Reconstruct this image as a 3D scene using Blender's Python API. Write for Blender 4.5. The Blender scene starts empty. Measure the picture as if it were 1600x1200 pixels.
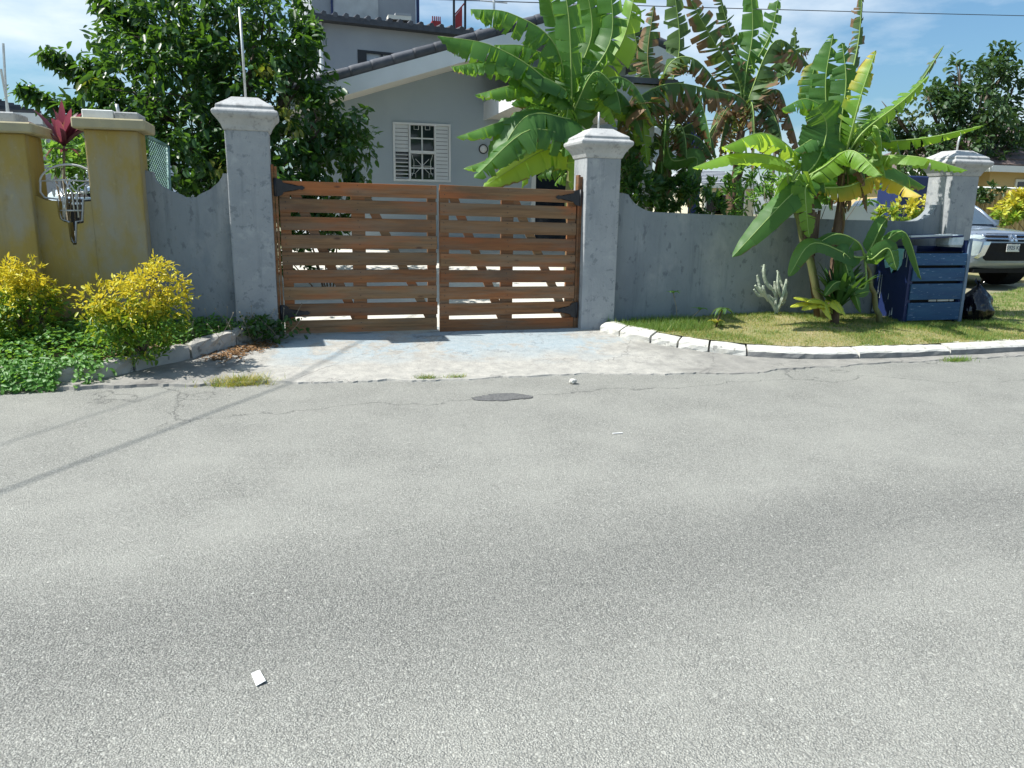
import bpy, bmesh, math, random
import numpy as np
from mathutils import Vector, Matrix
from mathutils.bvhtree import BVHTree
R = math.radians
rng = np.random.default_rng(7)
random.seed(7)
SC = bpy.context.scene
COL = SC.collection

# ------------------------------------------------------------------ camera
CAM = Vector((-1.6, -9.1, 1.6)); FPX = 1200.0
_p = math.atan((600 - 328) / FPX); _y = R(15.5); _r = math.atan(.0157)
FW = Vector((math.sin(_y) * math.cos(_p), math.cos(_y) * math.cos(_p), -math.sin(_p)))
_rt = Vector((math.cos(_y), -math.sin(_y), 0)); _up = _rt.cross(FW)
RT = _rt * math.cos(_r) + _up * math.sin(_r); UP = _up * math.cos(_r) - _rt * math.sin(_r)
cd = bpy.data.cameras.new('camera'); cam = bpy.data.objects.new('camera', cd); COL.objects.link(cam)
cd.sensor_width = 36; cd.lens = 27; cd.clip_end = 5000; cd.clip_start = .05
m = Matrix((RT, UP, -FW)).transposed().to_4x4(); m.translation = CAM
cam.matrix_world = m; SC.camera = cam

# ------------------------------------------------------------------ sky, sun, exposure
SUN = Vector((-.73, .11, 1.0)).normalized()
w = bpy.data.worlds.new('World'); SC.world = w; w.use_nodes = True
nt = w.node_tree; nt.nodes.clear()
def N(nt, t, **k):
    n = nt.nodes.new(t)
    for a, b in k.items(): setattr(n, a, b)
    return n
out = N(nt, 'ShaderNodeOutputWorld'); bg = N(nt, 'ShaderNodeBackground'); bg.inputs[1].default_value = .085
sky = N(nt, 'ShaderNodeTexSky', sky_type='NISHITA'); sky.sun_disc = False
sky.sun_elevation = math.asin(SUN.z); sky.sun_rotation = math.atan2(SUN.x, SUN.y) % (2 * math.pi)
sky.air_density = 1.0; sky.dust_density = 2.2; sky.ozone_density = 3.0
tc = N(nt, 'ShaderNodeTexCoord'); mp = N(nt, 'ShaderNodeMapping'); mp.inputs['Scale'].default_value = (1, 1, 3.2)
mp.inputs['Location'].default_value = (.3, .65, .1)
nz = N(nt, 'ShaderNodeTexNoise'); nz.inputs['Scale'].default_value = 2.1; nz.inputs['Detail'].default_value = 9; nz.inputs['Roughness'].default_value = .58
rp = N(nt, 'ShaderNodeValToRGB'); rp.color_ramp.elements[0].position = .48; rp.color_ramp.elements[1].position = .8
mx = N(nt, 'ShaderNodeMix', data_type='RGBA'); mx.inputs[7].default_value = (8.2, 8.7, 9.0, 1)
nt.links.new(tc.outputs['Generated'], mp.inputs[0]); nt.links.new(mp.outputs[0], nz.inputs['Vector'])
nt.links.new(nz.outputs[0], rp.inputs[0]); nt.links.new(rp.outputs[0], mx.inputs[0])
tn = N(nt, 'ShaderNodeMix', data_type='RGBA', blend_type='MULTIPLY'); tn.inputs[0].default_value = 1; tn.inputs[7].default_value = (.84, 1.10, 1.16, 1)
nt.links.new(sky.outputs[0], tn.inputs[6]); nt.links.new(tn.outputs[2], mx.inputs[6]); nt.links.new(mx.outputs[2], bg.inputs[0]); nt.links.new(bg.outputs[0], out.inputs[0])
sl = bpy.data.lights.new('sun', 'SUN'); sl.energy = 4.6; sl.angle = R(.5); sl.color = (1, .97, .91)
so = bpy.data.objects.new('sun', sl); COL.objects.link(so); so.rotation_euler = (-SUN).to_track_quat('-Z', 'Y').to_euler(); so.location = (-12, 4, 18)
SC.view_settings.view_transform = 'Standard'; SC.view_settings.look = 'None'
SC.view_settings.exposure = .74; SC.view_settings.gamma = 1.0
SC.cycles.max_bounces = 7; SC.cycles.transparent_max_bounces = 6
SC.cycles.use_denoising = True

# ------------------------------------------------------------------ helpers
def ray(px, py): return FW + RT * ((px - 800) / FPX) + UP * ((600 - py) / FPX)
def at(px, py, Y):
    d = ray(px, py); return CAM + d * ((Y - CAM.y) / d.y)
def atz(px, py, Z):
    d = ray(px, py); return CAM + d * ((Z - CAM.z) / d.z)
ORG = {}
def org(o): return ORG.get(o.name, Vector((0, 0, 0))) if o else Vector((0, 0, 0))
def tag(o, label=None, cat=None, group=None, kind=None):
    if label: o['label'] = label
    if cat: o['category'] = cat
    if group: o['group'] = group
    if kind: o['kind'] = kind
    return o
def thing(name, loc, label, cat, group=None):
    o = bpy.data.objects.new(name, None); COL.objects.link(o); o.location = loc
    o.empty_display_size = .2; ORG[o.name] = Vector(loc)
    return tag(o, label, cat, group)
def link(name, me, parent=None, origin=None):
    o = bpy.data.objects.new(name, me); COL.objects.link(o)
    if parent:
        o.parent = parent; ORG[o.name] = org(parent)
    elif origin is not None:
        ORG[o.name] = Vector(origin); o.location = origin
    return o
class B:
    def __init__(s): s.v = []; s.f = []; s.m = []; s.c = None
    def add(s, vs, fs, mi=0):
        k = len(s.v); s.v += [tuple(v) for v in vs]; s.f += [tuple(i + k for i in f) for f in fs]; s.m += [mi] * len(fs); return s
    def box(s, a, b, mi=0):
        (x0, y0, z0), (x1, y1, z1) = a, b
        return s.add([(x0,y0,z0),(x1,y0,z0),(x1,y1,z0),(x0,y1,z0),(x0,y0,z1),(x1,y0,z1),(x1,y1,z1),(x0,y1,z1)],
                     [(0,3,2,1),(4,5,6,7),(0,1,5,4),(1,2,6,5),(2,3,7,6),(3,0,4,7)], mi)
    def cbox(s, a, b, c=.01, mi=0):     # chamfered box
        bm = bmesh.new(); bmesh.ops.create_cube(bm, size=1)
        a = Vector(a); b = Vector(b)
        for v in bm.verts: v.co = Vector((a[i] + (b[i] - a[i]) * (v.co[i] + .5) for i in range(3)))
        bmesh.ops.bevel(bm, geom=bm.edges[:], offset=c, segments=1, affect='EDGES')
        bm.verts.index_update()
        s.add([v.co[:] for v in bm.verts], [[v.index for v in f.verts] for f in bm.faces], mi); bm.free(); return s
    def prism(s, poly, fn, a, b, mi=0):  # poly 2D, fn(u,v,w)->xyz ; extruded between w=a and w=b
        n = len(poly); area = sum(poly[i][0]*poly[(i+1)%n][1]-poly[(i+1)%n][0]*poly[i][1] for i in range(n))
        if area < 0: poly = poly[::-1]
        bm = bmesh.new(); va = [bm.verts.new(fn(u, v, a)) for u, v in poly]; vb = [bm.verts.new(fn(u, v, b)) for u, v in poly]
        bm.faces.new(va); bm.faces.new(vb[::-1])
        for i in range(n): bm.faces.new((va[i], vb[i], vb[(i+1)%n], va[(i+1)%n]))
        bmesh.ops.triangulate(bm, faces=[f for f in bm.faces if len(f.verts) > 4])
        bmesh.ops.recalc_face_normals(bm, faces=bm.faces[:]); bm.verts.index_update()
        s.add([v.co[:] for v in bm.verts], [[v.index for v in f.verts] for f in bm.faces], mi); bm.free(); return s
    def tube(s, path, r, n=6, mi=0, cap=True):
        P = [Vector(p) for p in path]; k = len(P)
        rs = r if hasattr(r, '__len__') else [r] * k
        vs = []; ref = None
        for i in range(k):
            t = (P[min(i+1, k-1)] - P[max(i-1, 0)]).normalized()
            if ref is None: ref = t.orthogonal().normalized()
            a = (ref - t * ref.dot(t)); a = a.normalized() if a.length > 1e-5 else t.orthogonal().normalized(); ref = a
            b = t.cross(a)
            vs += [P[i] + (a * math.cos(2*math.pi*j/n) + b * math.sin(2*math.pi*j/n)) * rs[i] for j in range(n)]
        fs = [(i*n+j, i*n+(j+1)%n, (i+1)*n+(j+1)%n, (i+1)*n+j) for i in range(k-1) for j in range(n)]
        if cap: fs += [tuple(range(n))[::-1], tuple((k-1)*n + j for j in range(n))]
        return s.add(vs, fs, mi)
    def sq(s, prof, cx, cy, mi=0, ax=1, ay=1):   # lofted square rings (halfwidth, z)
        vs = []
        for h, z in prof: vs += [(cx-h*ax, cy-h*ay, z), (cx+h*ax, cy-h*ay, z), (cx+h*ax, cy+h*ay, z), (cx-h*ax, cy+h*ay, z)]
        n = len(prof); fs = [(i*4+j, i*4+(j+1)%4, i*4+4+(j+1)%4, i*4+4+j) for i in range(n-1) for j in range(4)]
        fs += [(3,2,1,0), tuple((n-1)*4+j for j in range(4))]
        return s.add(vs, fs, mi)
    def build(s, name, mats, parent=None, smooth=False, origin=None, bevel=0):
        o3 = org(parent) if parent else Vector(origin or (0, 0, 0))
        me = bpy.data.meshes.new(name); me.from_pydata([(x-o3.x, y-o3.y, z-o3.z) for x, y, z in s.v], [], s.f)
        if not isinstance(mats, (list, tuple)): mats = [mats]
        for q in mats: me.materials.append(q)
        if len(mats) > 1: me.polygons.foreach_set('material_index', s.m)
        if smooth: me.polygons.foreach_set('use_smooth', [True] * len(me.polygons))
        if s.c is not None:
            at_ = me.color_attributes.new('Col', 'FLOAT_COLOR', 'POINT'); at_.data.foreach_set('color', np.asarray(s.c, dtype=np.float32).ravel())
        me.update()
        o = link(name, me, parent, origin)
        if bevel:
            md = o.modifiers.new('b', 'BEVEL'); md.width = bevel; md.segments = 2; md.limit_method = 'ANGLE'
        return o
XZ = lambda u, v, w_: (u, w_, v)
XY = lambda u, v, w_: (u, v, w_)
YZ = lambda u, v, w_: (w_, u, v)

def npmesh(name, V, F, mat, parent=None, col=None, origin=None, smooth=False):
    V = np.asarray(V, dtype=np.float32); o3 = org(parent) if parent else Vector(origin or (0, 0, 0))
    V = V - np.array(o3[:], dtype=np.float32); F = np.asarray(F, dtype=np.int32)
    me = bpy.data.meshes.new(name); me.vertices.add(len(V)); me.vertices.foreach_set('co', V.ravel())
    nl = F.size; me.loops.add(nl); me.loops.foreach_set('vertex_index', F.ravel())
    me.polygons.add(len(F)); me.polygons.foreach_set('loop_start', np.arange(0, nl, F.shape[1], dtype=np.int32))
    if smooth: me.polygons.foreach_set('use_smooth', np.ones(len(F), dtype=bool))
    me.update(calc_edges=True); me.validate(); me.materials.append(mat)
    if col is not None:
        a = me.color_attributes.new('Col', 'FLOAT_COLOR', 'POINT'); a.data.foreach_set('color', np.asarray(col, dtype=np.float32).ravel())
    return link(name, me, parent, origin)

# ------------------------------------------------------------------ materials
MATS = {}
def newmat(name):
    m = bpy.data.materials.new(name); m.use_nodes = True; nt = m.node_tree; nt.nodes.clear()
    o = N(nt, 'ShaderNodeOutputMaterial'); b = N(nt, 'ShaderNodeBsdfPrincipled'); nt.links.new(b.outputs[0], o.inputs[0])
    MATS[name] = m; return m, nt, b, o
def pos(nt, scale=(1, 1, 1)):
    g = N(nt, 'ShaderNodeNewGeometry'); mp = N(nt, 'ShaderNodeMapping'); mp.inputs['Scale'].default_value = scale
    nt.links.new(g.outputs['Position'], mp.inputs[0]); return mp.outputs[0]
def noise(nt, vec, sc, det=4, ro=.55):
    n = N(nt, 'ShaderNodeTexNoise'); n.inputs['Scale'].default_value = sc; n.inputs['Detail'].default_value = det; n.inputs['Roughness'].default_value = ro
    nt.links.new(vec, n.inputs['Vector']); return n.outputs[0]
def ramp(nt, f, a, b, c0=(0, 0, 0, 1), c1=(1, 1, 1, 1)):
    r = N(nt, 'ShaderNodeValToRGB'); e = r.color_ramp.elements; e[0].position = a; e[1].position = b; e[0].color = c0; e[1].color = c1
    nt.links.new(f, r.inputs[0]); return r.outputs[0]
def mix(nt, f, a, b, mode='MIX'):
    m = N(nt, 'ShaderNodeMix', data_type='RGBA', blend_type=mode)
    for s, v in ((0, f), (6, a), (7, b)):
        if isinstance(v, (int, float)): m.inputs[s].default_value = v
        elif isinstance(v, tuple): m.inputs[s].default_value = v if len(v) == 4 else (*v, 1)
        else: nt.links.new(v, m.inputs[s])
    return m.outputs[2]
def math_(nt, op, a, b=None):
    m = N(nt, 'ShaderNodeMath', operation=op)
    for i, v in enumerate((a, b)):
        if v is None: continue
        if isinstance(v, (int, float)): m.inputs[i].default_value = v
        else: nt.links.new(v, m.inputs[i])
    return m.outputs[0]
def bump(nt, b, h, st=.3, dist=.01):
    n = N(nt, 'ShaderNodeBump'); n.inputs['Strength'].default_value = st; n.inputs['Distance'].default_value = dist
    nt.links.new(h, n.inputs['Height']); nt.links.new(n.outputs[0], b.inputs['Normal'])
def C4(c): return (*c, 1)
def M(name, c1, c2=None, sc=4, rough=.75, spec=.3, bs=0, bsc=60, rand=0, metal=0, stretch=(1, 1, 1), lo=.3, hi=.7, det=5, extra=None, streak=None):
    if name in MATS: return MATS[name]
    m, nt, b, o = newmat(name); b.inputs['Roughness'].default_value = rough; b.inputs['Specular IOR Level'].default_value = spec; b.inputs['Metallic'].default_value = metal
    v = pos(nt, stretch); c2 = c2 or tuple(x * .75 for x in c1)
    col = mix(nt, ramp(nt, noise(nt, v, sc, det), lo, hi), C4(c1), C4(c2))
    if extra:   # (scale, lo, hi, colour, amount)
        for s_, l_, h_, cc, am in extra:
            f = math_(nt, 'MULTIPLY', ramp(nt, noise(nt, v, s_, 7, .62), l_, h_), am); col = mix(nt, f, col, C4(cc))
    if streak:
        f = math_(nt, 'MULTIPLY', ramp(nt, noise(nt, pos(nt, (9, 9, .55)), 1.2, 6, .6), .54, .72), streak[1]); f = math_(nt, 'MULTIPLY', f, ramp(nt, noise(nt, pos(nt), 1.3, 3), .4, .6)); col = mix(nt, f, col, C4(streak[0]))
    if rand:
        oi = N(nt, 'ShaderNodeObjectInfo'); hs = N(nt, 'ShaderNodeHueSaturation')
        nt.links.new(math_(nt, 'ADD', math_(nt, 'MULTIPLY', oi.outputs['Random'], rand), 1 - rand / 2), hs.inputs['Value']); nt.links.new(col, hs.inputs['Color']); col = hs.outputs[0]
    nt.links.new(col, b.inputs['Base Color'])
    if bs: bump(nt, b, noise(nt, v, bsc, 6, .6), bs, .01)
    return m

def asphalt():
    m, nt, b, o = newmat('asphalt'); v = pos(nt)
    sx = N(nt, 'ShaderNodeSeparateXYZ'); nt.links.new(v, sx.inputs[0])
    wv0 = N(nt, 'ShaderNodeTexNoise'); wv0.inputs['Scale'].default_value = 30; nt.links.new(v, wv0.inputs['Vector'])
    jit = N(nt, 'ShaderNodeVectorMath', operation='MULTIPLY_ADD'); jit.inputs[1].default_value = (.012, .012, .012); nt.links.new(wv0.outputs['Color'], jit.inputs[0]); nt.links.new(v, jit.inputs[2])
    def stones(sc, lo, hi):
        dv = N(nt, 'ShaderNodeTexVoronoi'); dv.inputs['Scale'].default_value = sc; nt.links.new(jit.outputs[0], dv.inputs['Vector'])
        hs = N(nt, 'ShaderNodeSeparateColor'); nt.links.new(dv.outputs['Color'], hs.inputs[0])
        c = ramp(nt, hs.outputs[0], 0, 1, C4(lo), C4(hi)); c = mix(nt, ramp(nt, hs.outputs[1], .978, .984), c, C4((.52, .52, .48)))
        c = mix(nt, math_(nt, 'MULTIPLY', ramp(nt, hs.outputs[2], .88, .9), .7), c, C4((.085, .087, .085)))
        c = mix(nt, math_(nt, 'MULTIPLY', ramp(nt, dv.outputs['Distance'],   .4, .66), .8), c, C4((.1, .099, .092)))
        return c, math_(nt, 'SUBTRACT', math_(nt, 'MULTIPLY', hs.outputs[0], .6), dv.outputs['Distance'])
    c1, h1 = stones(86, (.23, .228, .208), (.43, .425, .385)); c2, h2 = stones(150, (.24, .238, .218), (.42, .416, .38))
    sel = ramp(nt, noise(nt, v, 26, 4, .65), .40, .46); stone = mix(nt, sel, c1, c2)
    # binder and dust: thick over most of the road, thin in the coarse wheel track
    wob = math_(nt, 'MULTIPLY', math_(nt, 'SUBTRACT', noise(nt, pos(nt, (.35, 1, 1)), .8, 5, .6), .5), 1.5)
    yy = math_(nt, 'ADD', math_(nt, 'ADD', sx.outputs[1], math_(nt, 'MULTIPLY', sx.outputs[0], -.06)), wob)
    tr = math_(nt, 'ABSOLUTE', math_(nt, 'ADD', yy, 6.05)); track = ramp(nt, tr, .15, .75, C4((1, 1, 1)), C4((0, 0, 0)))
    dust = math_(nt, 'ADD', math_(nt, 'MULTIPLY', ramp(nt, noise(nt, v, 1.4, 7, .65), .3, .72), .5), .15)
    dust = math_(nt, 'MULTIPLY', dust, math_(nt, 'SUBTRACT', 1.0, math_(nt, 'MULTIPLY', track, .75)))
    col = mix(nt, dust, stone, C4((.375, .37, .335)))
    col = mix(nt, math_(nt, 'MULTIPLY', track, .2), col, C4((.13, .13, .125)))
    spot = ramp(nt, noise(nt, v, 3.1, 6, .7), .63, .72); col = mix(nt, math_(nt, 'MULTIPLY', spot, .3), col, C4((.15, .15, .145)))
    fine = ramp(nt, noise(nt, v, 210, 3, .6), .3, .75, C4((.75, .75, .75)), C4((1.22, 1.22, 1.2))); col = mix(nt, 1.0, col, fine, 'MULTIPLY')
    # hairline cracks near the edge of the carriageway
    cv = N(nt, 'ShaderNodeTexVoronoi', feature='DISTANCE_TO_EDGE'); cv.inputs['Scale'].default_value = 1
    wm = N(nt, 'ShaderNodeVectorMath', operation='MULTIPLY_ADD'); nt.links.new(wv0.outputs['Color'], wm.inputs[0]); wm.inputs[1].default_value = (.05, .05, .05)
    nv = N(nt, 'ShaderNodeTexNoise'); nv.inputs['Scale'].default_value = 1.6; nv.inputs['Detail'].default_value = 5; nt.links.new(v, nv.inputs['Vector'])
    wm2 = N(nt, 'ShaderNodeVectorMath', operation='MULTIPLY_ADD'); nt.links.new(nv.outputs['Color'], wm2.inputs[0]); wm2.inputs[1].default_value = (.5, .5, .5); nt.links.new(pos(nt, (.16, .55, 1)), wm2.inputs[2]); nt.links.new(wm2.outputs[0], wm.inputs[2]); nt.links.new(wm.outputs[0], cv.inputs['Vector'])
    ck = ramp(nt, cv.outputs[0], .0, .007, C4((1, 1, 1)), C4((0, 0, 0))); near = ramp(nt, math_(nt, 'MULTIPLY', math_(nt, 'ADD', sx.outputs[1], 5), .3), .5, .6); ck = math_(nt, 'MULTIPLY', ck, near)
    col = mix(nt, math_(nt, 'MULTIPLY', ck, .65), col, C4((.07, .07, .068)))
    nt.links.new(col, b.inputs['Base Color']); b.inputs['Roughness'].default_value = .85; b.inputs['Specular IOR Level'].default_value = .25
    hm = N(nt, 'ShaderNodeMix', data_type='FLOAT'); nt.links.new(sel, hm.inputs[0]); nt.links.new(h1, hm.inputs[2]); nt.links.new(h2, hm.inputs[3])
    h = math_(nt, 'ADD', hm.outputs[0], math_(nt, 'MULTIPLY', noise(nt, v, 35, 4), .8)); h = math_(nt, 'SUBTRACT', h, ck)
    bump(nt, b, h, .8, .007); return m
ASPH = asphalt()

def apron_mat():
    m, nt, b, o = newmat('apron'); v = pos(nt)
    sx = N(nt, 'ShaderNodeSeparateXYZ'); nt.links.new(v, sx.inputs[0])
    wob = math_(nt, 'MULTIPLY', math_(nt, 'SUBTRACT', noise(nt, v, 1.6, 5, .6), .5), 2.2)
    ax = math_(nt, 'ABSOLUTE', math_(nt, 'SUBTRACT', sx.outputs[0], -.0)); ax = math_(nt, 'ADD', ax, wob)
    grey = mix(nt, ramp(nt, noise(nt, v, 6, 6, .65), .3, .7), C4((.19, .183, .168)), C4((.30, .288, .26)))
    conc = mix(nt, ramp(nt, noise(nt, v, 9, 7, .7), .32, .68), C4((.27, .262, .24)), C4((.44, .42, .375)))
    col = mix(nt, ramp(nt, math_(nt, 'MULTIPLY', ax, .25), .5, .62), conc, grey)
    yy = math_(nt, 'ADD', sx.outputs[1], math_(nt, 'MULTIPLY', wob, .55))
    inx = ramp(nt, math_(nt, 'MULTIPLY', ax, .25), .44, .5, C4((1, 1, 1)), C4((0, 0, 0)))
    iny = ramp(nt, math_(nt, 'ADD', math_(nt, 'MULTIPLY', yy, .4), 1), .40, .62)
    patch = ramp(nt, noise(nt, v, 2.3, 9, .74), .43, .50)
    pm = math_(nt, 'MULTIPLY', math_(nt, 'MULTIPLY', inx, iny), patch)
    pt = mix(nt, ramp(nt, noise(nt, v, 14, 5, .6), .3, .7), C4((.25, .315, .35)), C4((.34, .39, .41)))
    col = mix(nt, math_(nt, 'MULTIPLY', pm, .9), col, pt)
    # wear specks and dark stains
    sp = ramp(nt, noise(nt, v, 70, 5, .75), .54, .62); col = mix(nt, math_(nt, 'MULTIPLY', sp, .55), col, C4((.16, .155, .145)))
    cv = N(nt, 'ShaderNodeTexVoronoi', feature='DISTANCE_TO_EDGE'); cv.inputs['Scale'].default_value = 1.1
    wm = N(nt, 'ShaderNodeVectorMath', operation='ADD'); nt.links.new(v, wm.inputs[0]); wc = N(nt, 'ShaderNodeCombineXYZ')
    w2 = noise(nt, v, 4, 5, .65); nt.links.new(w2, wc.inputs[0]); nt.links.new(w2, wc.inputs[1]); nt.links.new(wc.outputs[0], wm.inputs[1]); nt.links.new(wm.outputs[0], cv.inputs['Vector'])
    ck = ramp(nt, cv.outputs[0], .0, .012, C4((1, 1, 1)), C4((0, 0, 0))); ck = math_(nt, 'MULTIPLY', ck, ramp(nt, noise(nt, v, .9, 2), .42, .52))
    col = mix(nt, math_(nt, 'MULTIPLY', ck, .7), col, C4((.09, .085, .08)))
    nt.links.new(col, b.inputs['Base Color']); b.inputs['Roughness'].default_value = .8
    h = math_(nt, 'ADD', noise(nt, v, 30, 7, .7), math_(nt, 'MULTIPLY', pm, .25)); bump(nt, b, h, .5, .012); return m
APRON = apron_mat()

CONC = M('weathered_concrete', (.365, .375, .38), (.285, .3, .31), 2.4, .88, .2, .45, 40, extra=[(3.0, .5, .72, (.25, .27, .285), .6), (11, .58, .63, (.17, .185, .2), .6), (5, .56, .7, (.46, .465, .455), .6), (30, .6, .66, (.26, .26, .26), .5)], streak=((.17, .185, .2), .75))
CONCW = M('dark_plaster', (.27, .295, .31), (.19, .213, .232), 1.3, .88, .2, .45, 30, extra=[(3.4, .52, .7, (.17, .19, .215), .55), (11, .58, .63, (.12, .135, .155), .65), (2.3, .55, .7, (.36, .37, .365), .55), (30, .6, .66, (.2, .205, .21), .5)], stretch=(1, 1, .6), streak=((.11, .13, .15), .8))
CAPM = M('pale_cap_concrete', (.47, .47, .46), (.36, .365, .365), 5, .85, .2, .4, 35, extra=[(9, .55, .66, (.2, .2, .2), .7), (25, .58, .66, (.25, .25, .25), .6)])
YEL = M('mustard_paint', (.36, .27, .085), (.30, .225, .07), 1.8, .8, .2, .3, 35, extra=[(1.7, .5, .66, (.29, .28, .24), .8), (6, .6, .7, (.22, .16, .06), .5), (20, .62, .7, (.42, .36, .2), .4)], stretch=(1, 1, .55), streak=((.2, .17, .09), .55))
YELCAP = M('faded_mustard_cap', (.42, .37, .23), (.32, .29, .2), 5, .85, .2, .3, 35)
WHITEP = M('white_paint', (.78, .78, .76), (.62, .62, .6), 6, .6, .3, .15, 40)
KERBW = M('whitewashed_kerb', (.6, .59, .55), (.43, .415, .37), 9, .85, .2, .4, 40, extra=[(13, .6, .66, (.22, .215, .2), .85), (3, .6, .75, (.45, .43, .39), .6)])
KERBF = M('dark_kerb_face', (.17, .17, .17), (.27, .265, .25), 7, .9, .2, .5, 40)  # darker tone for the street-side kerb faces and the bedding
KERBG = M('grey_kerb', (.46, .44, .4), (.3, .29, .27), 4, .9, .2, .5, 35, extra=[(9, .58, .66, (.1, .1, .095), .7)])
SOIL = M('dry_soil', (.3, .235, .155), (.2, .15, .095), 5, .95, .1, .6, 30)
LAWN = M('thin_lawn_soil', (.32, .26, .15), (.15, .18, .06), 2.5, .95, .1, .7, 45, extra=[(60, .5, .65, (.33, .27, .16), .6)])
GROUND = M('yard_earth', (.3, .27, .2), (.17, .18, .09), .7, .95, .1, .4, 12)
DRIVE = M('yard_concrete', (.62, .6, .55), (.5, .48, .43), 2, .85, .2, .2, 20)
WALLB = M('grey_blue_stucco', (.40, .46, .505), (.36, .42, .46), 1.2, .85, .2, .35, 90)
WALLG = M('grey_render', (.36, .375, .40), (.30, .315, .34), .9, .85, .2, .3, 60)
TRIM = M('white_trim', (.72, .73, .73), (.66, .67, .67), 3, .55, .3)
SOFF = M('cream_soffit', (.74, .71, .63), (.68, .65, .58), 2, .7, .2)
TILE = M('dark_roof_tile', (.06, .065, .08), (.1, .105, .12), 6, .7, .35, .3, 30, rand=.5)
BROOF = M('brown_roof_tile', (.1, .075, .07), (.15, .115, .105), 5, .75, .3, .3, 20, rand=.35)
GLASS = M('dark_glass', (.012, .016, .025), (.02, .026, .04), 2, .06, .6)
IRON = M('black_iron', (.008, .008, .012), (.016, .016, .02), 20, .45, .5)
STEEL = M('galvanised_steel', (.62, .63, .62), (.45, .46, .46), 20, .45, .5, metal=.5)
GRILLE = M('grey_painted_iron', (.55, .56, .56), (.42, .43, .43), 12, .55, .4)
RED = M('faded_red_paint', (.4, .05, .05), (.28, .04, .045), 6, .7)
DKBLUE = M('navy_paint', (.02, .035, .12), (.016, .028, .09), 4, .55, .4)
def wood():
    m, nt, b, o = newmat('stained_timber'); v = pos(nt)
    oi = N(nt, 'ShaderNodeObjectInfo'); off = N(nt, 'ShaderNodeVectorMath', operation='ADD'); nt.links.new(v, off.inputs[0])
    cx = N(nt, 'ShaderNodeCombineXYZ'); nt.links.new(math_(nt, 'MULTIPLY', oi.outputs['Random'], 40), cx.inputs[0]); nt.links.new(math_(nt, 'MULTIPLY', oi.outputs['Random'], 17), cx.inputs[2]); nt.links.new(cx.outputs[0], off.inputs[1])
    def st(s):
        mp = N(nt, 'ShaderNodeMapping'); mp.inputs['Scale'].default_value = s; nt.links.new(off.outputs[0], mp.inputs[0]); return mp.outputs[0]
    g = ramp(nt, noise(nt, st((.9, 10, 22)), 2.0, 8, .7), .34, .66)
    r2 = math_(nt, 'FRACT', math_(nt, 'MULTIPLY', oi.outputs['Random'], 7.31))
    base = ramp(nt, r2, .1, .9, C4((.27, .105, .03)), C4((.235, .13, .055)))
    col = mix(nt, g, mix(nt, 1.0, base, C4((.45, .42, .4)), 'MULTIPLY'), base)
    red = ramp(nt, noise(nt, st((.7, 2, 3)), 1.3, 4, .55), .5, .66); col = mix(nt, math_(nt, 'MULTIPLY', red, .7), col, C4((.32, .088, .018)))
    gr = ramp(nt, noise(nt, st((.6, 3, 6)), 1.9, 5, .62), .47, .63); col = mix(nt, math_(nt, 'MULTIPLY', gr, .55), col, C4((.17, .125, .082)))
    dk = ramp(nt, noise(nt, st((.5, 3, 2.5)), 2.3, 5, .62), .56, .68); col = mix(nt, math_(nt, 'MULTIPLY', dk, .5), col, C4((.085, .045, .022)))
    kn = N(nt, 'ShaderNodeTexVoronoi'); kn.inputs['Scale'].default_value = 1; nt.links.new(st((2.2, 5, 6.0)), kn.inputs['Vector'])
    k = ramp(nt, kn.outputs['Distance'], .05, .12, C4((1, 1, 1)), C4((0, 0, 0))); col = mix(nt, math_(nt, 'MULTIPLY', k, .85), col, C4((.05, .018, .008)))
    hs = N(nt, 'ShaderNodeHueSaturation'); nt.links.new(math_(nt, 'ADD', math_(nt, 'MULTIPLY', oi.outputs['Random'], .5), .8), hs.inputs['Value'])
    nt.links.new(col, hs.inputs['Color']); nt.links.new(hs.outputs[0], b.inputs['Base Color']); b.inputs['Roughness'].default_value = .65
    bump(nt, b, noise(nt, st((2, 40, 90)), 2, 5), .35, .004); return m
WOOD = wood()
def leafmat(name, g1, g2, trans=(.25, .42, .04), tr=.35, rough=.42, yel=(.55, .42, .03), brown=(.16, .085, .035), sc=3.0, veins=0):
    m, nt, b, o = newmat(name); v = pos(nt)
    g = mix(nt, ramp(nt, noise(nt, v, sc, 4), .3, .7), C4(g1), C4(g2))
    at_ = N(nt, 'ShaderNodeVertexColor'); at_.layer_name = 'Col'; s = N(nt, 'ShaderNodeSeparateColor'); nt.links.new(at_.outputs[0], s.inputs[0])
    g = mix(nt, 1.0, g, ramp(nt, s.outputs[2], 0, 1, C4((.55, .6, .6)), C4((1.5, 1.4, 1.35))), 'MULTIPLY')
    wob = math_(nt, 'MULTIPLY', math_(nt, 'SUBTRACT', noise(nt, v, 9, 5, .6), .5), .7)
    fy = ramp(nt, math_(nt, 'ADD', s.outputs[1], math_(nt, 'MULTIPLY', wob, .4)), .3, .65)
    fb = ramp(nt, math_(nt, 'ADD', s.outputs[0], wob), .42, .58)
    col = mix(nt, fb, mix(nt, fy, g, C4(yel)), C4(brown))
    tcol = mix(nt, fb, mix(nt, fy, C4(trans), C4((.8, .62, .05))), C4((.3, .17, .06)))
    nt.links.new(col, b.inputs['Base Color']); b.inputs['Roughness'].default_value = rough; b.inputs['Specular IOR Level'].default_value = .45
    if veins: bump(nt, b, noise(nt, v, 70, 2), .12, .004)
    t = N(nt, 'ShaderNodeBsdfTranslucent'); nt.links.new(tcol, t.inputs[0]); ms = N(nt, 'ShaderNodeMixShader'); ms.inputs[0].default_value = tr
    nt.links.new(b.outputs[0], ms.inputs[1]); nt.links.new(t.outputs[0], ms.inputs[2]); nt.links.new(ms.outputs[0], o.inputs[0]); return m
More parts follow.
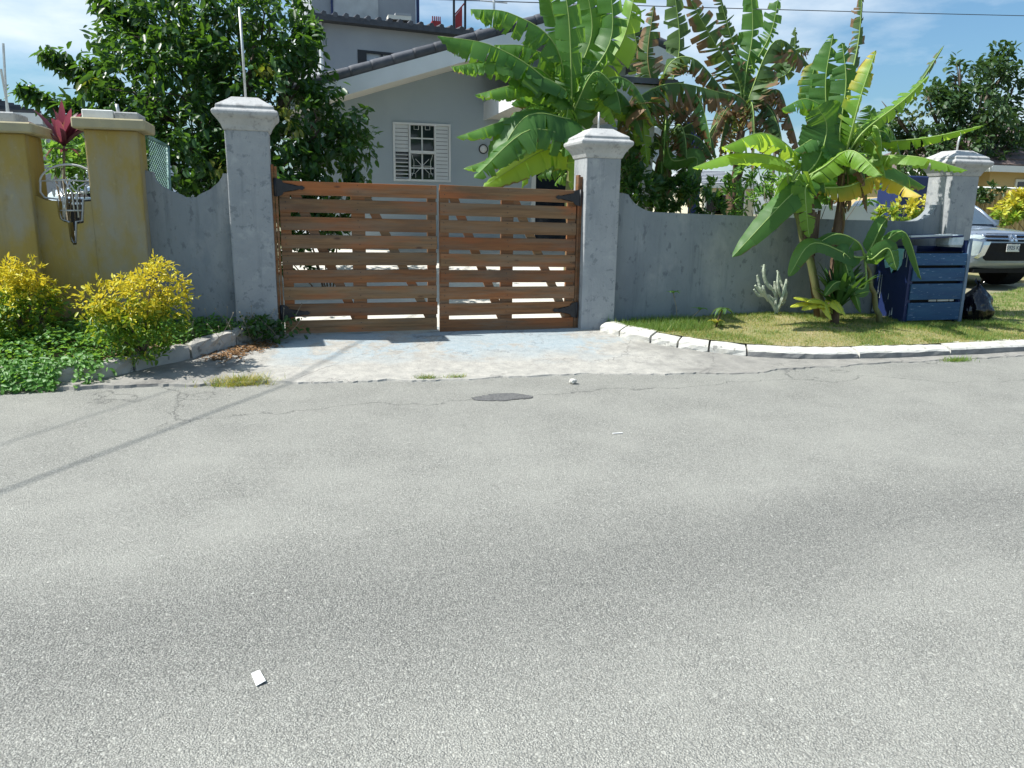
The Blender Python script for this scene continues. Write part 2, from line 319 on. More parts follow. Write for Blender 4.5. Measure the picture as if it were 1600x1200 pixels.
BAN = leafmat('banana_leaf', (.04, .125, .03), (.072, .18, .04), (.27, .5, .04), .42, .5, veins=1)
BANY = leafmat('young_banana_leaf', (.11, .25, .03), (.17, .33, .045), (.5, .7, .06), .45, .5, veins=1)
BAND = leafmat('withered_banana_leaf', (.045, .11, .03), (.07, .13, .035), (.2, .3, .04), .3, .6, brown=(.21, .13, .07), veins=1)
TREEL = leafmat('glossy_tree_leaf', (.017, .062, .017), (.034, .095, .024), (.15, .32, .025), .28, .38)
TREER = leafmat('dull_tree_leaf', (.022, .06, .02), (.04, .085, .025), (.1, .2, .03), .25, .5)
GOLD = leafmat('golden_duranta_leaf', (.05, .15, .02), (.08, .2, .025), (.38, .52, .03), .35, .45, yel=(.56, .52, .03))
WEED = leafmat('weed_leaf', (.07, .2, .035), (.12, .27, .06), (.32, .55, .06), .35, .5)
GRASS = leafmat('grass_blade', (.075, .17, .03), (.13, .22, .045), (.3, .45, .06), .3, .6, yel=(.42, .36, .14))
LIME = leafmat('lime_hedge_leaf', (.12, .25, .03), (.2, .33, .05), (.4, .6, .06), .35, .45, yel=(.5, .5, .06))
CORD = leafmat('maroon_cordyline_leaf', (.085, .026, .04), (.13, .045, .065), (.3, .06, .1), .35, .4, yel=(.4, .2, .22))
STRAP = leafmat('dark_strap_leaf', (.02, .07, .018), (.035, .1, .022), (.15, .3, .03), .25, .4, yel=(.55, .6, .06))
STEM = M('banana_stem', (.2, .24, .09), (.12, .08, .045), 6, .7, .3, .3, 40, stretch=(1, 1, .25))
STEMD = M('dry_banana_stem', (.05, .032, .024), (.2, .135, .09), 9, .85, .2, .6, 30, stretch=(1, 1, .22))
RIB = M('leaf_midrib', (.22, .34, .08), (.3, .4, .12), 4, .5, .3)
RIBD = M('dry_midrib', (.3, .24, .09), (.2, .14, .07), 4, .7, .3)
BARK = M('grey_bark', (.16, .13, .1), (.09, .075, .06), 9, .9, .15, .6, 30, stretch=(1, 1, .3))
TWIG = M('dry_twig', (.32, .29, .22), (.2, .17, .12), 9, .85)
CACT = M('pale_cactus', (.5, .53, .44), (.3, .36, .26), 12, .75, .2, .3, 40)

# ------------------------------------------------------------------ ground, road, apron, verges
b = B(); ys = [(-1500, -.03), (-2.6, -.03), (-1.9, -.03), (-.3, .1), (6, .2), (40, .25), (1500, .3)]; xs = [-1500, -40, -8, 8, 40, 1500]
vs = [(x, y, z) for y, z in ys for x in xs]; nx = len(xs)
b.add(vs, [(i*nx+j, i*nx+j+1, (i+1)*nx+j+1, (i+1)*nx+j) for i in range(len(ys)-1) for j in range(nx-1)])
tag(b.build('ground', GROUND), kind='structure')
b = B(); b.add([(-300, -11.5, 0), (300, -11.5, 0), (300, -1.4, 0), (-300, -1.4, 0)], [(0, 1, 2, 3)]); tag(b.build('road', ASPH), kind='structure')

EDGE = [(-60, -1.8), (-7, -1.75), (-5.2, -1.7), (-4.16, -1.68), (-3.38, -1.76), (-2.03, -1.83), (-.28, -2.04), (1.03, -2.01), (2.0, -2.2), (2.65, -2.32), (3.47, -2.2), (5, -2.12), (6.71, -2.06), (9, -2.05), (60, -2.0)]
def edgeY(x): return float(np.interp(x, [e[0] for e in EDGE], [e[1] for e in EDGE]))
def apz(x, y):
    t = max(0, (y + 2.0) / 1.8); return .012 + .158 * min(t, 1.0) ** 1.1 * (1 if y < -.2 else 1)
b = B(); xs = list(np.arange(-8, 12, .045)); ny = 14; vs = []
for i, x in enumerate(xs):
    e = edgeY(x) + .035 * math.sin(x * 9.1) * math.sin(x * 3.3 + 1) + random.uniform(-.018, .018)
    for j in range(ny + 1):
        t = (j / ny); y = e + (.25 - e) * t
        vs.append((x, y, apz(x, y) + (0 if j else 0) + .0035 * math.sin(x * 5 + y * 7)))
    vs.append((x, e - .012, -.01))
n1 = ny + 2; fs = []
for i in range(len(xs) - 1):
    for j in range(ny): fs.append((i*n1+j, (i+1)*n1+j, (i+1)*n1+j+1, i*n1+j+1))
    fs.append((i*n1+ny+1, (i+1)*n1+ny+1, (i+1)*n1, i*n1))
b.add(vs, fs); tag(b.build('driveway_apron', APRON), kind='structure')
# thin film of blown sand and asphalt patch left by oil: flat stain lying on the road
def blob(cx, cy, rx, ry, z, seed, n=40, rough=.12):
    r_ = random.Random(seed); ph = [r_.uniform(0, 6.28) for _ in range(6)]
    f = lambda a: 1 + rough * sum(math.sin(a * (k + 2) + ph[k]) / (k + 1) for k in range(6))
    return [(cx + rx * f(2*math.pi*i/n) * math.cos(2*math.pi*i/n), cy + ry * f(2*math.pi*i/n) * math.sin(2*math.pi*i/n)) for i in range(n)]
STAIN = M('tar_patch', (.07, .07, .07), (.16, .16, .157), 75, .85, .3, .8, 75, lo=.35, hi=.62)
sc_ = atz(785, 621, 0); pl = [(x + random.uniform(-.012, .012), y + random.uniform(-.012, .012)) for x, y in blob(sc_.x, sc_.y, .22, .15, 0, 3, 110, .16)]
b = B(); b.prism(pl, XY, .002, .005); tag(b.build('tar_patch', STAIN), 'round dark tar patch on the grey road before the gate', 'tar patch')

LK = [(-1.93, .12), (-2.05, -.2), (-2.28, -.5), (-2.6, -.86), (-2.95, -1.2), (-3.3, -1.5), (-3.7, -1.62), (-4.2, -1.66), (-5.2, -1.68), (-7.5, -1.72)]
RK = [(1.93, -.35), (2.12, -.66), (2.38, -1.0), (2.72, -1.32), (3.15, -1.6), (3.65, -1.8), (4.2, -1.9), (5.3, -1.93), (6.8, -1.9), (8.5, -1.86), (10.5, -1.84), (14, -1.84)]
def resample(P, step):
    out = [Vector((*P[0], 0))]; acc = 0
    for a, c in zip(P, P[1:]):
        a = Vector((*a, 0)); c = Vector((*c, 0)); L = (c - a).length; n = max(1, int(L / step))
        out += [a.lerp(c, (i + 1) / n) for i in range(n)]
    return out
def kerb(name, P, cuts, prof, mats, side, jit, prot=.02):
    path = resample(P, .07); L = [0]
    for a, c in zip(path, path[1:]): L.append(L[-1] + (c - a).length)
    def pt(s):
        i = min(max(np.searchsorted(L, s) - 1, 0), len(path) - 2); t = (s - L[i]) / max(1e-6, L[i+1] - L[i]); p = path[i].lerp(path[i+1], t)
        d = (path[min(i+2, len(path)-1)] - path[max(i-1, 0)]).normalized(); return p, Vector((-d.y, d.x, 0)) * side
    bb = B(); vs = []; k = 0; s = 0
    while s < L[-1]:
        p, n = pt(s); z = apz(p.x, p.y); vs += [(p.x + n.x*.03, p.y + n.y*.03, z + .01), (p.x + n.x*.2, p.y + n.y*.2, z + .05), (p.x + n.x*.2, p.y+n.y*.2, -.05), (p.x+n.x*.03, p.y+n.y*.03, -.05)]; s += .15; k += 1
    bb.add(vs, [(i*4+j, i*4+(j+1)%4, i*4+4+(j+1)%4, i*4+4+j) for i in range(k-1) for j in range(4)])
    root = tag(bb.build(name, KERBF), kind='structure')
    s = 0; ci = 0
    while s < L[-1] - .05:
        ln = cuts[min(ci, len(cuts)-1)]; e = min(s + ln, L[-1]); ci += 1
        q = B(); n = max(4, int((e - s) / .09)); np_ = len(prof); vs = []
        jj = jit if ci < 8 else jit * .4; dz = random.uniform(-.35, .3) * jj; dn = random.uniform(-.4, .4) * jj; tilt = random.uniform(-.5, .5) * jj
        for i in range(n + 1):
            p, nn = pt(s + .012 + (e - s - .024) * i / n); z0 = apz(p.x, p.y); endr = 1 - .25 * jj * 10 * (1 if i in (0, n) else 0)
            for a_, h_ in prof:
                h = h_ * (endr if h_ > 0 else 1); r1 = random.uniform(-1, 1) * jj * .35; r2 = random.uniform(-1, 1) * jj * .3
                vs.append((p.x + nn.x * (a_ + dn + r1), p.y + nn.y * (a_ + dn + r1), z0 - .02 + h + dz * (h_ > .03) + r2 * (h_ > .03) + tilt * (i / n - .5) * (h_ > .03)))
        fs = [(i*np_+j, i*np_+j+1, (i+1)*np_+j+1, (i+1)*np_+j) for i in range(n) for j in range(np_-1)]
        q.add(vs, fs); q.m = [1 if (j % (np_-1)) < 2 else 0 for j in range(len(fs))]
        q.add(vs[:np_], [tuple(range(np_))[::-1]], 0); q.add(vs[-np_:], [tuple(range(np_))], 0)
        q.build('kerb_stone', mats if ci > 5 or mats[0] is KERBG else [mats[0], mats[0]], root, smooth=False)
        s = e
    return root
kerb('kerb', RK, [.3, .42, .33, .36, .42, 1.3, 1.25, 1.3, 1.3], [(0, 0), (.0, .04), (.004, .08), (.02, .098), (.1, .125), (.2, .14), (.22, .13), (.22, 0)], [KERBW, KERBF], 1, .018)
kerb('kerb', LK[::-1], [1.3, .9, .8, .75, .7, .6, .6, .5], [(0, 0), (.008, .08), (.015, .13), (.03, .16), (.08, .172), (.14, .17), (.16, .15), (.16, 0)], [KERBG, KERBG], 1, .03)

def verge(name, front, back, mat, zf, zb, nx=60, ny=12, amp=.02):
    f = resample(front, .12); L = len(f); vs = []
    for i in range(L):
        t = i / (L - 1); p = f[i]; q = Vector((float(np.interp(t, [k/(len(back)-1) for k in range(len(back))], [k[0] for k in back])), float(np.interp(t, [k/(len(back)-1) for k in range(len(back))], [k[1] for k in back])), 0))
        for j in range(ny + 1):
            u = j / ny; r_ = p.lerp(q, u); z0 = apz(p.x, p.y) + zf
            vs.append((r_.x, r_.y, z0 + (zb(r_.x) - z0) * min(1, u * 1.25) ** .8 + amp * math.sin(r_.x * 4.1 + r_.y * 3) * math.sin(r_.y * 5 + 1) * min(1, u * 4)))
    b = B(); b.add(vs, [(i*(ny+1)+j, (i+1)*(ny+1)+j, (i+1)*(ny+1)+j+1, i*(ny+1)+j+1) for i in range(L-1) for j in range(ny)])
    o = b.build(name, mat); tag(o, kind='structure'); return o
off = lambda P, d, s: [((p[0] + d * n[0]), (p[1] + d * n[1])) for p, n in zip(P, s)]
def normals(P, side):
    o = []
    for i in range(len(P)):
        d = Vector(P[min(i+1, len(P)-1)]) - Vector(P[max(i-1, 0)]); d.normalize(); o.append((-d.y * side, d.x * side))
    return o
rkb = off(RK, .16, normals(RK, 1)); lkb = off(LK[::-1], .12, normals(LK[::-1], 1))
zr = lambda x: float(np.interp(x, [2, 2.4, 3, 3.8, 4.5, 5.2, 7, 9, 16], [.17, .23, .24, .29, .31, .26, .24, .24, .22]))
zl = lambda x: float(np.interp(x, [-7, -4.5, -3, -2.3, -1.9], [.3, .3, .3, .28, .2]))
vr = verge('grass_verge', rkb, [(1.98, .1), (2.6, .1), (3.4, .1), (4.5, .1), (5.6, .1), (6.6, .1), (7.8, .3), (9, 1.2), (14, 4)], LAWN, .105, zr)
vl = verge('planted_verge', lkb, [(-7.5, .1), (-5, .1), (-3.8, .1), (-3, .1), (-2.4, .1), (-1.95, .12)], SOIL, .1, zl)
bpy.context.view_layer.update()
def bvh_of(o):
    me = o.data; mw = o.matrix_world; return BVHTree.FromPolygons([mw @ v.co for v in me.vertices], [p.vertices[:] for p in me.polygons])
BR = bvh_of(vr); BL = bvh_of(vl)
def gz(x, y, t=BR, d=.2):
    h = t.ray_cast(Vector((x, y, 3)), Vector((0, 0, -1))); return h[0].z if h[0] else d
b = B(); ry = [(.235, .172), (1.2, .26), (2.6, .52), (4.2, .8), (4.99, .88)]; b.prism([(.235, -.05)] + [(4.99, -.05)] + ry[::-1], YZ, -1.9, 3.2)
tag(b.build('yard_driveway', DRIVE), kind='structure')
b = B(); b.box((7.6, 4.6, .18), (40, 30, .225)); tag(b.build('neighbour_lawn', LAWN), kind='structure')

# ------------------------------------------------------------------ gate pillars
def pillar(cx, base, T, rod, lean, label, hw=.22):
    t = thing('gate_pillar', (cx, -.01, base), label, 'pillar', None)
    b = B(); n = 8
    b.sq([(hw, base - .25)] + [(hw + random.uniform(-.002, .002), base + (T - .34 - base) * i / n) for i in range(n + 1)], cx, -.01); b.build('shaft', CONC, t, bevel=.012)
    pf = [(hw, -.345), (hw + .012, -.335), (hw + .03, -.29), (hw + .065, -.235), (hw + .095, -.205), (hw + .105, -.19), (hw + .11, -.165), (hw + .1, -.145), (hw + .075, -.135), (hw + .068, -.12), (hw + .068, -.1), (hw + .05, -.085), (hw - .01, -.05), (hw - .06, -.018), (hw - .085, 0)]
    b = B(); b.sq([(h, T + z) for h, z in pf], cx, -.01); o = b.build('cap', CAPM, t, bevel=.006)
    b = B(); b.tube([(cx, 0, T - .02), (cx + lean * .3, 0, T + rod * .5), (cx + lean, .0, T + rod)], .013, 8); b.build('steel_rod', STEEL, t, smooth=True)
    return t
pillar(-2.07, .2, 2.71, .9, -.01, 'tall grey concrete pillar with a long thin steel rod on its cap')
pillar(1.955, .14, 2.56, .2, 0, 'grey concrete gate pillar with a stub of pipe, beside the banana plants')
pillar(7.28, .22, 2.49, .25, .03, 'grey concrete pillar at the wall end behind the blue bin')

# ------------------------------------------------------------------ gate leaves
def gate(x0, x1, top0, top1, bot, hingeleft, label):
    t = thing('gate_leaf', ((x0 + x1) / 2, -.1, bot), label, 'gate', 'timber gate leaves')
    H = top0 - bot; pitch = (H - .147) / 8; L = x1 - x0
    for k in range(9):
        zt = -k * pitch; b = B(); j = [random.uniform(-.006, .006) for _ in range(6)]
        za, zb_ = top0 + zt, top1 + zt * (top1 - bot) / H
        hh = .147
        vs = [(x0 + j[0], -.128 + j[1]*.6, za - hh + j[2]), (x1 + j[3], -.128 + j[4]*.6, zb_ - hh + j[5]), (x1 + j[3], -.106, zb_ - hh + j[5]), (x0 + j[0], -.106, za - hh + j[2])]
        vs += [(v[0], v[1], v[2] + hh) for v in vs]
        b.add(vs, [(0,3,2,1),(4,5,6,7),(0,1,5,4),(1,2,6,5),(2,3,7,6),(3,0,4,7)]); b.build('slat', WOOD, t, bevel=.003)
    zf = bot + .005
    for xc, w_ in ((x0 + .055, .11), (x0 + L * .487, .15), (x1 - .055, .1)):
        b = B(); b.box((xc - w_/2, -.104, zf), (xc + w_/2, -.06, min(top0, top1) - .01)); b.build('stile', WOOD, t)
    ms = x0 + L * .487
    b = B()
    for k in range(9):
        for xc in (x0 + .055, ms, x1 - .055):
            for dz in (.035, .105):
                xx = xc + random.uniform(-.012, .012); zz = top0 - k * pitch - dz; b.tube([(xx, -.1285 - .003, zz), (xx, -.127, zz)], .0055, 6)
    o = b.build('screw_heads', IRON, t); o['kind'] = 'stuff'
    for xa, xb in ((x0 + .15, ms - .02), (ms + .06, x1 - .05)):
        b = B(); hw = .055; b.prism([(xa - hw, top0 - .1), (xa + hw, top0 - .1), (xb + hw, bot + .08), (xb - hw, bot + .08)], XZ, -.103, -.07); b.build('brace', WOOD, t)
    hx = x0 if hingeleft else x1; sg = 1 if hingeleft else -1
    for zc in (top0 - .075 if hingeleft else top1 - .085, bot + .235):
        b = B(); u = lambda a, c: (hx + sg * (a - .035), zc + c)
        b.prism([u(0, -.1), u(.06, -.085), u(.085, -.05), u(.16, -.03), u(.18, -.035), u(.2, -.022), u(.25, -.018), u(.28, -.024), u(.31, 0), u(.28, .024), u(.25, .018), u(.2, .022), u(.18, .035), u(.16, .03), u(.085, .05), u(.06, .085), u(0, .1)], XZ, -.142, -.132)
        h = b.build('hinge', IRON, t)
        b = B(); b.tube([(hx - sg * .04, -.14, zc - .095), (hx - sg * .04, -.14, zc + .095)], .014, 8)
        b.build('pin', IRON, h, smooth=True)
        for a in (.06, .13, .225):
            p = u(a, 0); b = B(); b.tube([(p[0], -.141, p[1]), (p[0], -.147, p[1])], .008, 8); b.build('bolt', IRON, h)
    return t
gate(-1.775, -.045, 1.875, 1.862, .19, True, 'brown timber slat gate leaf hung on the tall pillar with the long rod')
gate(-.008, 1.665, 1.866, 1.84, .165, False, 'brown timber slat gate leaf hung on the pillar beside the banana plants')
for xa, xb, z0, z1 in ((-1.848, -1.79, .17, 2.04), (1.675, 1.732, .14, 2.02)):
    b = B(); b.box((xa, -.13, z0), ((xa + xb) / 2 - .003, -.03, z1)); b.box(((xa + xb) / 2 + .003, -.12, z0), (xb, -.02, z1 - .02))
    tag(b.build('gate_post', WOOD), 'narrow timber gate post bolted to the %s' % ('tall pillar with the long rod' if xa < 0 else 'pillar beside the banana plants'), 'post')

# ------------------------------------------------------------------ walls
def strip(b, tops, zb, y0, y1):
    n = len(tops); vs = []
    for x, z in tops: vs += [(x, y0, zb), (x, y0, z), (x, y1, z), (x, y1, zb)]
    fs = [(3, 2, 1, 0), tuple((n-1)*4 + j for j in range(4))]
    for i in range(n - 1):
        a, c = i * 4, i * 4 + 4; fs += [(a, a+1, c+1, c)[::-1], (a+1, a+2, c+2, c+1)[::-1], (a+2, a+3, c+3, c+2)[::-1]]
    return b.add(vs, fs)
def arc(cx, cz, rx, rz, a0, a1, n=14): return [(cx + rx * math.cos(R(a0 + (a1 - a0) * i / n)), cz + rz * math.sin(R(a0 + (a1 - a0) * i / n))) for i in range(n + 1)]
poly = ([(7.062, 1.76), (6.99, 1.76)] + arc(6.62, 1.80, .36, .27, 0, -90, 10)[1:] + [(5.4, 1.54), (4, 1.57), (2.75, 1.6)] + arc(2.75, 1.94, .44, .34, -90, -157, 10)[1:] + [(2.28, 1.82), (2.173, 1.83)])[::-1]
b = B(); strip(b, poly, -.1, -.1, .09); tag(b.build('boundary_wall', CONCW), 'long grey plastered boundary wall behind the cactus and bin', 'wall')
pw = lambda L, Y: [(at(x, y, Y).x, at(x, y, Y).z) for x, y in L]
poly = pw([(222, 262), (237, 268), (240, 280), (250, 290), (266, 298), (284, 305), (288, 308), (307, 308), (311, 304), (328, 296), (341, 285), (347, 276), (348, 271), (356, 271)], -.08)
poly = [(-3.25, poly[0][1])] + poly[1:-1] + [(-2.292, poly[-1][1])]
b = B(); strip(b, poly, -.1, -.08, .09); tag(b.build('boundary_wall', CONCW), 'short grey stained wall with a scooped top beside the mustard pier', 'wall')

# mustard wall with two piers, keyhole opening
my = thing('mustard_wall', (-4, -.2, .25), 'mustard yellow painted wall with two capped piers and a keyhole opening', 'wall')
p2l, p2r = at(140, 300, -.32).x, at(219, 260, -.32).x
zc = at(200, 204, -.32).z
b = B(); b.box((p2l, -.32, -.1), (p2r, .12, zc)); b.build('pier', YEL, my, bevel=.015)
b = B(); b.cbox((p2l - .085, -.41, zc), (p2r + .09, .2, zc + .105), .014); b.build('pier_cap', YELCAP, my)
b = B(); b.cbox((p2l - .005, -.3, zc + .106), (p2l + .28, .05, zc + .19), .008, 0); b.cbox((p2l + .285, -.3, zc + .106), (p2r + .02, .1, zc + .178), .01, 1); b.build('cap_block', [WHITEP, CAPM], my)
p = at(186, 178, -.1); b = B(); b.tube([(p.x, -.1, zc + .17), (p.x - .015, -.1, zc + .27)], .016, 8); b.build('pipe_stub', STEEL, my, smooth=True)
p1r = at(46, 280, -.42).x; z1 = at(20, 208, -.42).z
b = B(); b.box((p1r - .75, -.42, -.1), (p1r, .12, z1)); b.build('pier', YEL, my, bevel=.015)
b = B(); b.cbox((p1r - .84, -.5, z1), (p1r + .09, .2, z1 + .1), .014); b.build('pier_cap', YELCAP, my)
b = B(); b.cbox((p1r - .6, -.36, z1 + .101), (p1r - .08, .05, z1 + .2), .012); b.build('cap_block', CAPM, my)
key = [(62, 306), (66, 311), (72, 313), (88, 314), (89, 331), (93, 342), (100, 347), (106, 348), (107, 368), (110, 377), (115, 383), (120, 382), (121, 350), (131, 348), (132, 315), (146, 314), (152, 309)]
kp = pw(key, -.315)
for i in range(1, len(kp)): kp[i] = (max(kp[i][0], kp[i-1][0] + .0015), kp[i][1])
b = B(); strip(b, [(p1r - .1, kp[0][1]), (p1r + .01, kp[0][1])] + [k for k in kp[1:-1] if k[0] > p1r + .012] + [(p2l + .004, kp[-1][1])], -.1, -.316, -.12); b.build('panel', YEL, my)
b = B(); b.box((-9, -.3, -.1), (p1r - .755, -.12, 2.0)); b.build('panel', YEL, my)
for dx in (0, .06):
    q = at(8 + dx * 60, 178, -.25); b = B(); e = at(2 + dx * 0, 66 + dx * 700, -.25)
    b.tube([(q.x, -.2, z1 + .15), (e.x, -.2 - dx, e.z)], .012, 6); b.build('steel_rod', STEEL, my)
gr = thing('iron_grille', (at(106, 380, -.3).x, -.25, kp[10][1]), 'pale wrought iron grille with an arched top in the keyhole opening', 'grille')
G = lambda L, Y=-.25: [at(x, y, Y) for x, y in L]
ol = [(63, 283), (63, 300), (70, 309), (90, 311), (91, 330), (96, 343), (107, 346), (109, 368), (114, 379), (119, 379), (119, 346), (129, 345), (130, 312), (147, 311)]
b = B(); b.tube(G(ol), .011, 6); b.build('outline_bar', GRILLE, gr, smooth=True)
ar = [(106 + 44 * math.cos(R(a)), 285 - 28 * math.sin(R(a))) for a in range(180, -1, -12)]
b = B(); b.tube(G(ar), .011, 6); b.build('arch_bar', GRILLE, gr, smooth=True)
for L in ([(62, 283), (100, 281), (150, 284)], [(93, 329), (132, 329)], [(82, 284), (92, 291), (98, 305), (99, 340)], [(110, 282), (103, 296), (101, 345)], [(100, 282), (112, 300), (116, 330)], [(134, 286), (122, 293), (120, 310), (123, 340)], [(148, 286), (135, 291), (130, 305)], [(107, 284), (116, 297), (132, 303)]):
    b = B(); b.tube(G(L), .008, 6); b.build('bar', GRILLE, gr, smooth=True)
for q in ((84, 300), (99, 312), (120, 308), (134, 297)):
    p = at(*q, -.25); b = B(); b.tube([(p.x, p.y, p.z + .04), (p.x, p.y, p.z + .015), (p.x, p.y, p.z - .02), (p.x, p.y, p.z - .05)], [.004, .016, .014, .003], 8); b.build('leaf_ornament', GRILLE, gr, smooth=True)

# chain link panel running back from the mustard pier
cl = thing('chain_link_panel', (-3.0, .2, 1.7), 'green plastic coated chain link mesh behind the mustard pier', 'fence')
A0 = at(233, 288, .15); A1 = at(262, 298, .95); T0 = at(231, 213, .15); T1 = at(262, 228, .95)
MESHG = M('green_wire', (.22, .36, .34), (.14, .25, .24), 9, .5, .4)
def clp(u, v): return A0.lerp(A1, u).lerp(T0.lerp(T1, u), v)
b = B(); nd = 11
for i in range(-nd, nd):
    for sgn in (1, -1):
        pts = []
        for k in range(15):
            u = (i + k * .75) / nd if sgn > 0 else (i + nd * 1.0 - k * .75 + 3) / nd; v = k / 14
            if 0 <= u <= 1: pts.append(clp(u, v) + Vector((.004 * sgn, 0, 0)))
        if len(pts) > 1: b.tube(pts, .004, 4, cap=False)
tag(b.build('wire_mesh', MESHG, cl), kind='stuff')
b = B(); b.tube([T0, T1], .016, 8); b.tube([A1 - Vector((0, 0, .6)), T1], .02, 8); b.build('rail', MESHG, cl, smooth=True)

# ------------------------------------------------------------------ main house behind the gate
HY = 5.0; VY = 4.05
hp, hq = at(505, 114, VY), at(767, 42, VY); hs_ = (hq.z - hp.z) / (hq.x - hp.x)
HL, HA, HRr = -1.7, 3.2, 4.9
roofz = lambda x: hp.z + hs_ * ((x if x < HA else 2 * HA - x) - hp.x)
house = thing('house', (2, HY, .2), 'pale blue grey house with a gable roof, white shutters and porch behind the gate', 'house')
wx0, wx1 = -1.1, 4.4; wt = lambda x: roofz(x) - .4
wl, wr, wb_, wtp = .08, 1.1, 2.07, 3.06          # window opening
b = B()
fr = [(wx0, 0), (wx1, 0), (wx1, wt(wx1)), (HA, wt(HA)), (wx0, wt(wx0))]
# front wall in four pieces round the opening
b.prism([(wx0, 0), (wl, 0), (wl, wt(wl)), (wx0, wt(wx0))], XZ, HY, HY + .2)
b.prism([(wr, 0), (wx1, 0), (wx1, wt(wx1)), (HA, wt(HA)), (wr, wt(wr))], XZ, HY, HY + .2)
b.prism([(wl, 0), (wr, 0), (wr, wb_), (wl, wb_)], XZ, HY, HY + .2)
b.prism([(wl, wtp), (wr, wtp), (wr, wt(wr)), (wl, wt(wl))], XZ, HY, HY + .2)
b.box((wx0, HY + .2, 0), (wx0 + .2, 12, wt(wx0))); b.box((wx1 - .2, HY + .2, 0), (wx1, 12, wt(wx1)))
b.prism(fr, XZ, 12, 12.2); b.build('wall', WALLB, house)
b = B(); th = .1
for x0, x1 in ((HL, HA), (HA, HRr)):
    b.prism([(x0, roofz(x0) - .2), (x1, roofz(x1) - .2), (x1, roofz(x1) - .1), (x0, roofz(x0) - .1)], XZ, VY + .02, 12.6)
roof = b.build('roof', TILE, house)
tl = .36; ca = math.atan(hs_)
def half_tile(p, d, ln, r=.085):
    b = B(); e = p + d * ln; b.tube([p, p + d * ln * .12, p + d * ln * .9, e], [r, r * 1.06, r * .96, r * .9], 10); return b
x = HL
while x < HA - .1:
    d = Vector((math.cos(ca), 0, math.sin(ca))); half_tile(Vector((x, VY + .03, roofz(x) - .085)), d, tl).build('verge_tile', TILE, roof, smooth=True); x += tl * math.cos(ca) * .985
x = HRr
while x > HA + .1:
    d = Vector((-math.cos(ca), 0, math.sin(ca))); half_tile(Vector((x, VY + .03, roofz(x) - .085)), d, tl).build('verge_tile', TILE, roof, smooth=True); x -= tl * math.cos(ca) * .985
b = B()
for x0, x1 in ((HL, HA), (HA, HRr)):
    b.prism([(x0, roofz(x0) - .42), (x1, roofz(x1) - .42), (x1, roofz(x1) - .17), (x0, roofz(x0) - .17)], XZ, VY - .02, VY + .018)
b.build('bargeboard', TRIM, house)
b = B()
for x0, x1 in ((HL, HA), (HA, HRr)):
    b.prism([(x0, roofz(x0) - .405), (x1, roofz(x1) - .405), (x1, roofz(x1) - .385), (x0, roofz(x0) - .385)], XZ, VY + .02, HY - .002)
b.build('soffit', SOFF, house)
# window with louvre shutters
wd = B(); fr_ = .035; W = wr - wl; H = wtp - wb_
sx1 = wl + W * .27; sx2 = wl + W * .715; mz = wb_ + H * .505
for a_, c_ in (((wl, wb_), (wr, wb_ + fr_)), ((wl, wtp - fr_), (wr, wtp)), ((wl, wb_ + fr_), (wl + fr_, wtp - fr_)), ((wr - fr_, wb_ + fr_), (wr, wtp - fr_)), ((sx1, wb_ + fr_), (sx1 + .03, wtp - fr_)), ((sx2, wb_ + fr_), (sx2 + .03, wtp - fr_)), ((sx1 + .03, mz - .025), (sx2, mz + .025))):
    wd.box((a_[0], HY - .03, a_[1]), (c_[0], HY + .08, c_[1]))
win = wd.build('window', TRIM, house)
nb = 14; bh = (H - 2 * fr_) / nb
for k in range(nb):
    z0 = wb_ + fr_ + k * bh
    for (xa, xb, opn) in ((wl + fr_ + .004, sx1 - .004, k < 7), (sx2 + .034, wr - fr_ - .004, False)):
        b = B()
        if opn: b.add([(xa, HY - .005, z0 + .01), (xb, HY - .005, z0 + .01), (xb, HY + .05, z0 + bh * .4), (xa, HY + .05, z0 + bh * .4), (xa, HY - .005, z0 + .022), (xb, HY - .005, z0 + .022), (xb, HY + .05, z0 + bh * .4 + .012), (xa, HY + .05, z0 + bh * .4 + .012)], [(0,3,2,1),(4,5,6,7),(0,1,5,4),(1,2,6,5),(2,3,7,6),(3,0,4,7)])
        else: b.add([(xa, HY - .012, z0 + .004), (xb, HY - .012, z0 + .004), (xb, HY + .006, z0 + bh - .002), (xa, HY + .006, z0 + bh - .002), (xa, HY + .0, z0 + .004), (xb, HY + .0, z0 + .004), (xb, HY + .016, z0 + bh - .002), (xa, HY + .016, z0 + bh - .002)], [(0,3,2,1),(4,5,6,7),(0,1,5,4),(1,2,6,5),(2,3,7,6),(3,0,4,7)])
        b.build('louvre_blade', TRIM, win)
b = B(); b.box((wl + fr_, HY + .1, wb_ + fr_), (wr - fr_, HY + .11, wtp - fr_)); b.build('backing', GLASS, win)
cx = (sx1 + .03 + sx2) / 2
for (xa, xb) in ((sx1 + .032, cx - .013), (cx + .013, sx2 - .002)):
    for (za, zb_) in ((wb_ + fr_ + .002, mz - .28), (mz - .255, mz - .027), (mz + .027, mz + .225), (mz + .25, wtp - fr_ - .002)):
        b = B(); b.box((xa, HY + .045, za), (xb, HY + .052, zb_)); b.build('pane', GLASS, win)
b = B(); b.box((cx - .012, HY + .03, wb_ + fr_), (cx + .012, HY + .07, mz - .025)); b.box((cx - .012, HY + .03, mz + .025), (cx + .012, HY + .07, wtp - fr_))
for z_ in (mz - .267, mz + .238): b.box((sx1 + .03, HY + .031, z_ - .012), (cx - .013, HY + .069, z_ + .012)); b.box((cx + .013, HY + .031, z_ - .012), (sx2, HY + .069, z_ + .012))
b.build('glazing_bar', TRIM, win)
b = B(); cz = wb_ + H * .27
for a in range(0, 180, 45):
    d = Vector((math.cos(R(a)), 0, math.sin(R(a)))) * .17; b.tube([Vector((cx, HY + .036, cz)) - d, Vector((cx, HY + .036, cz)) + d], .005, 5)
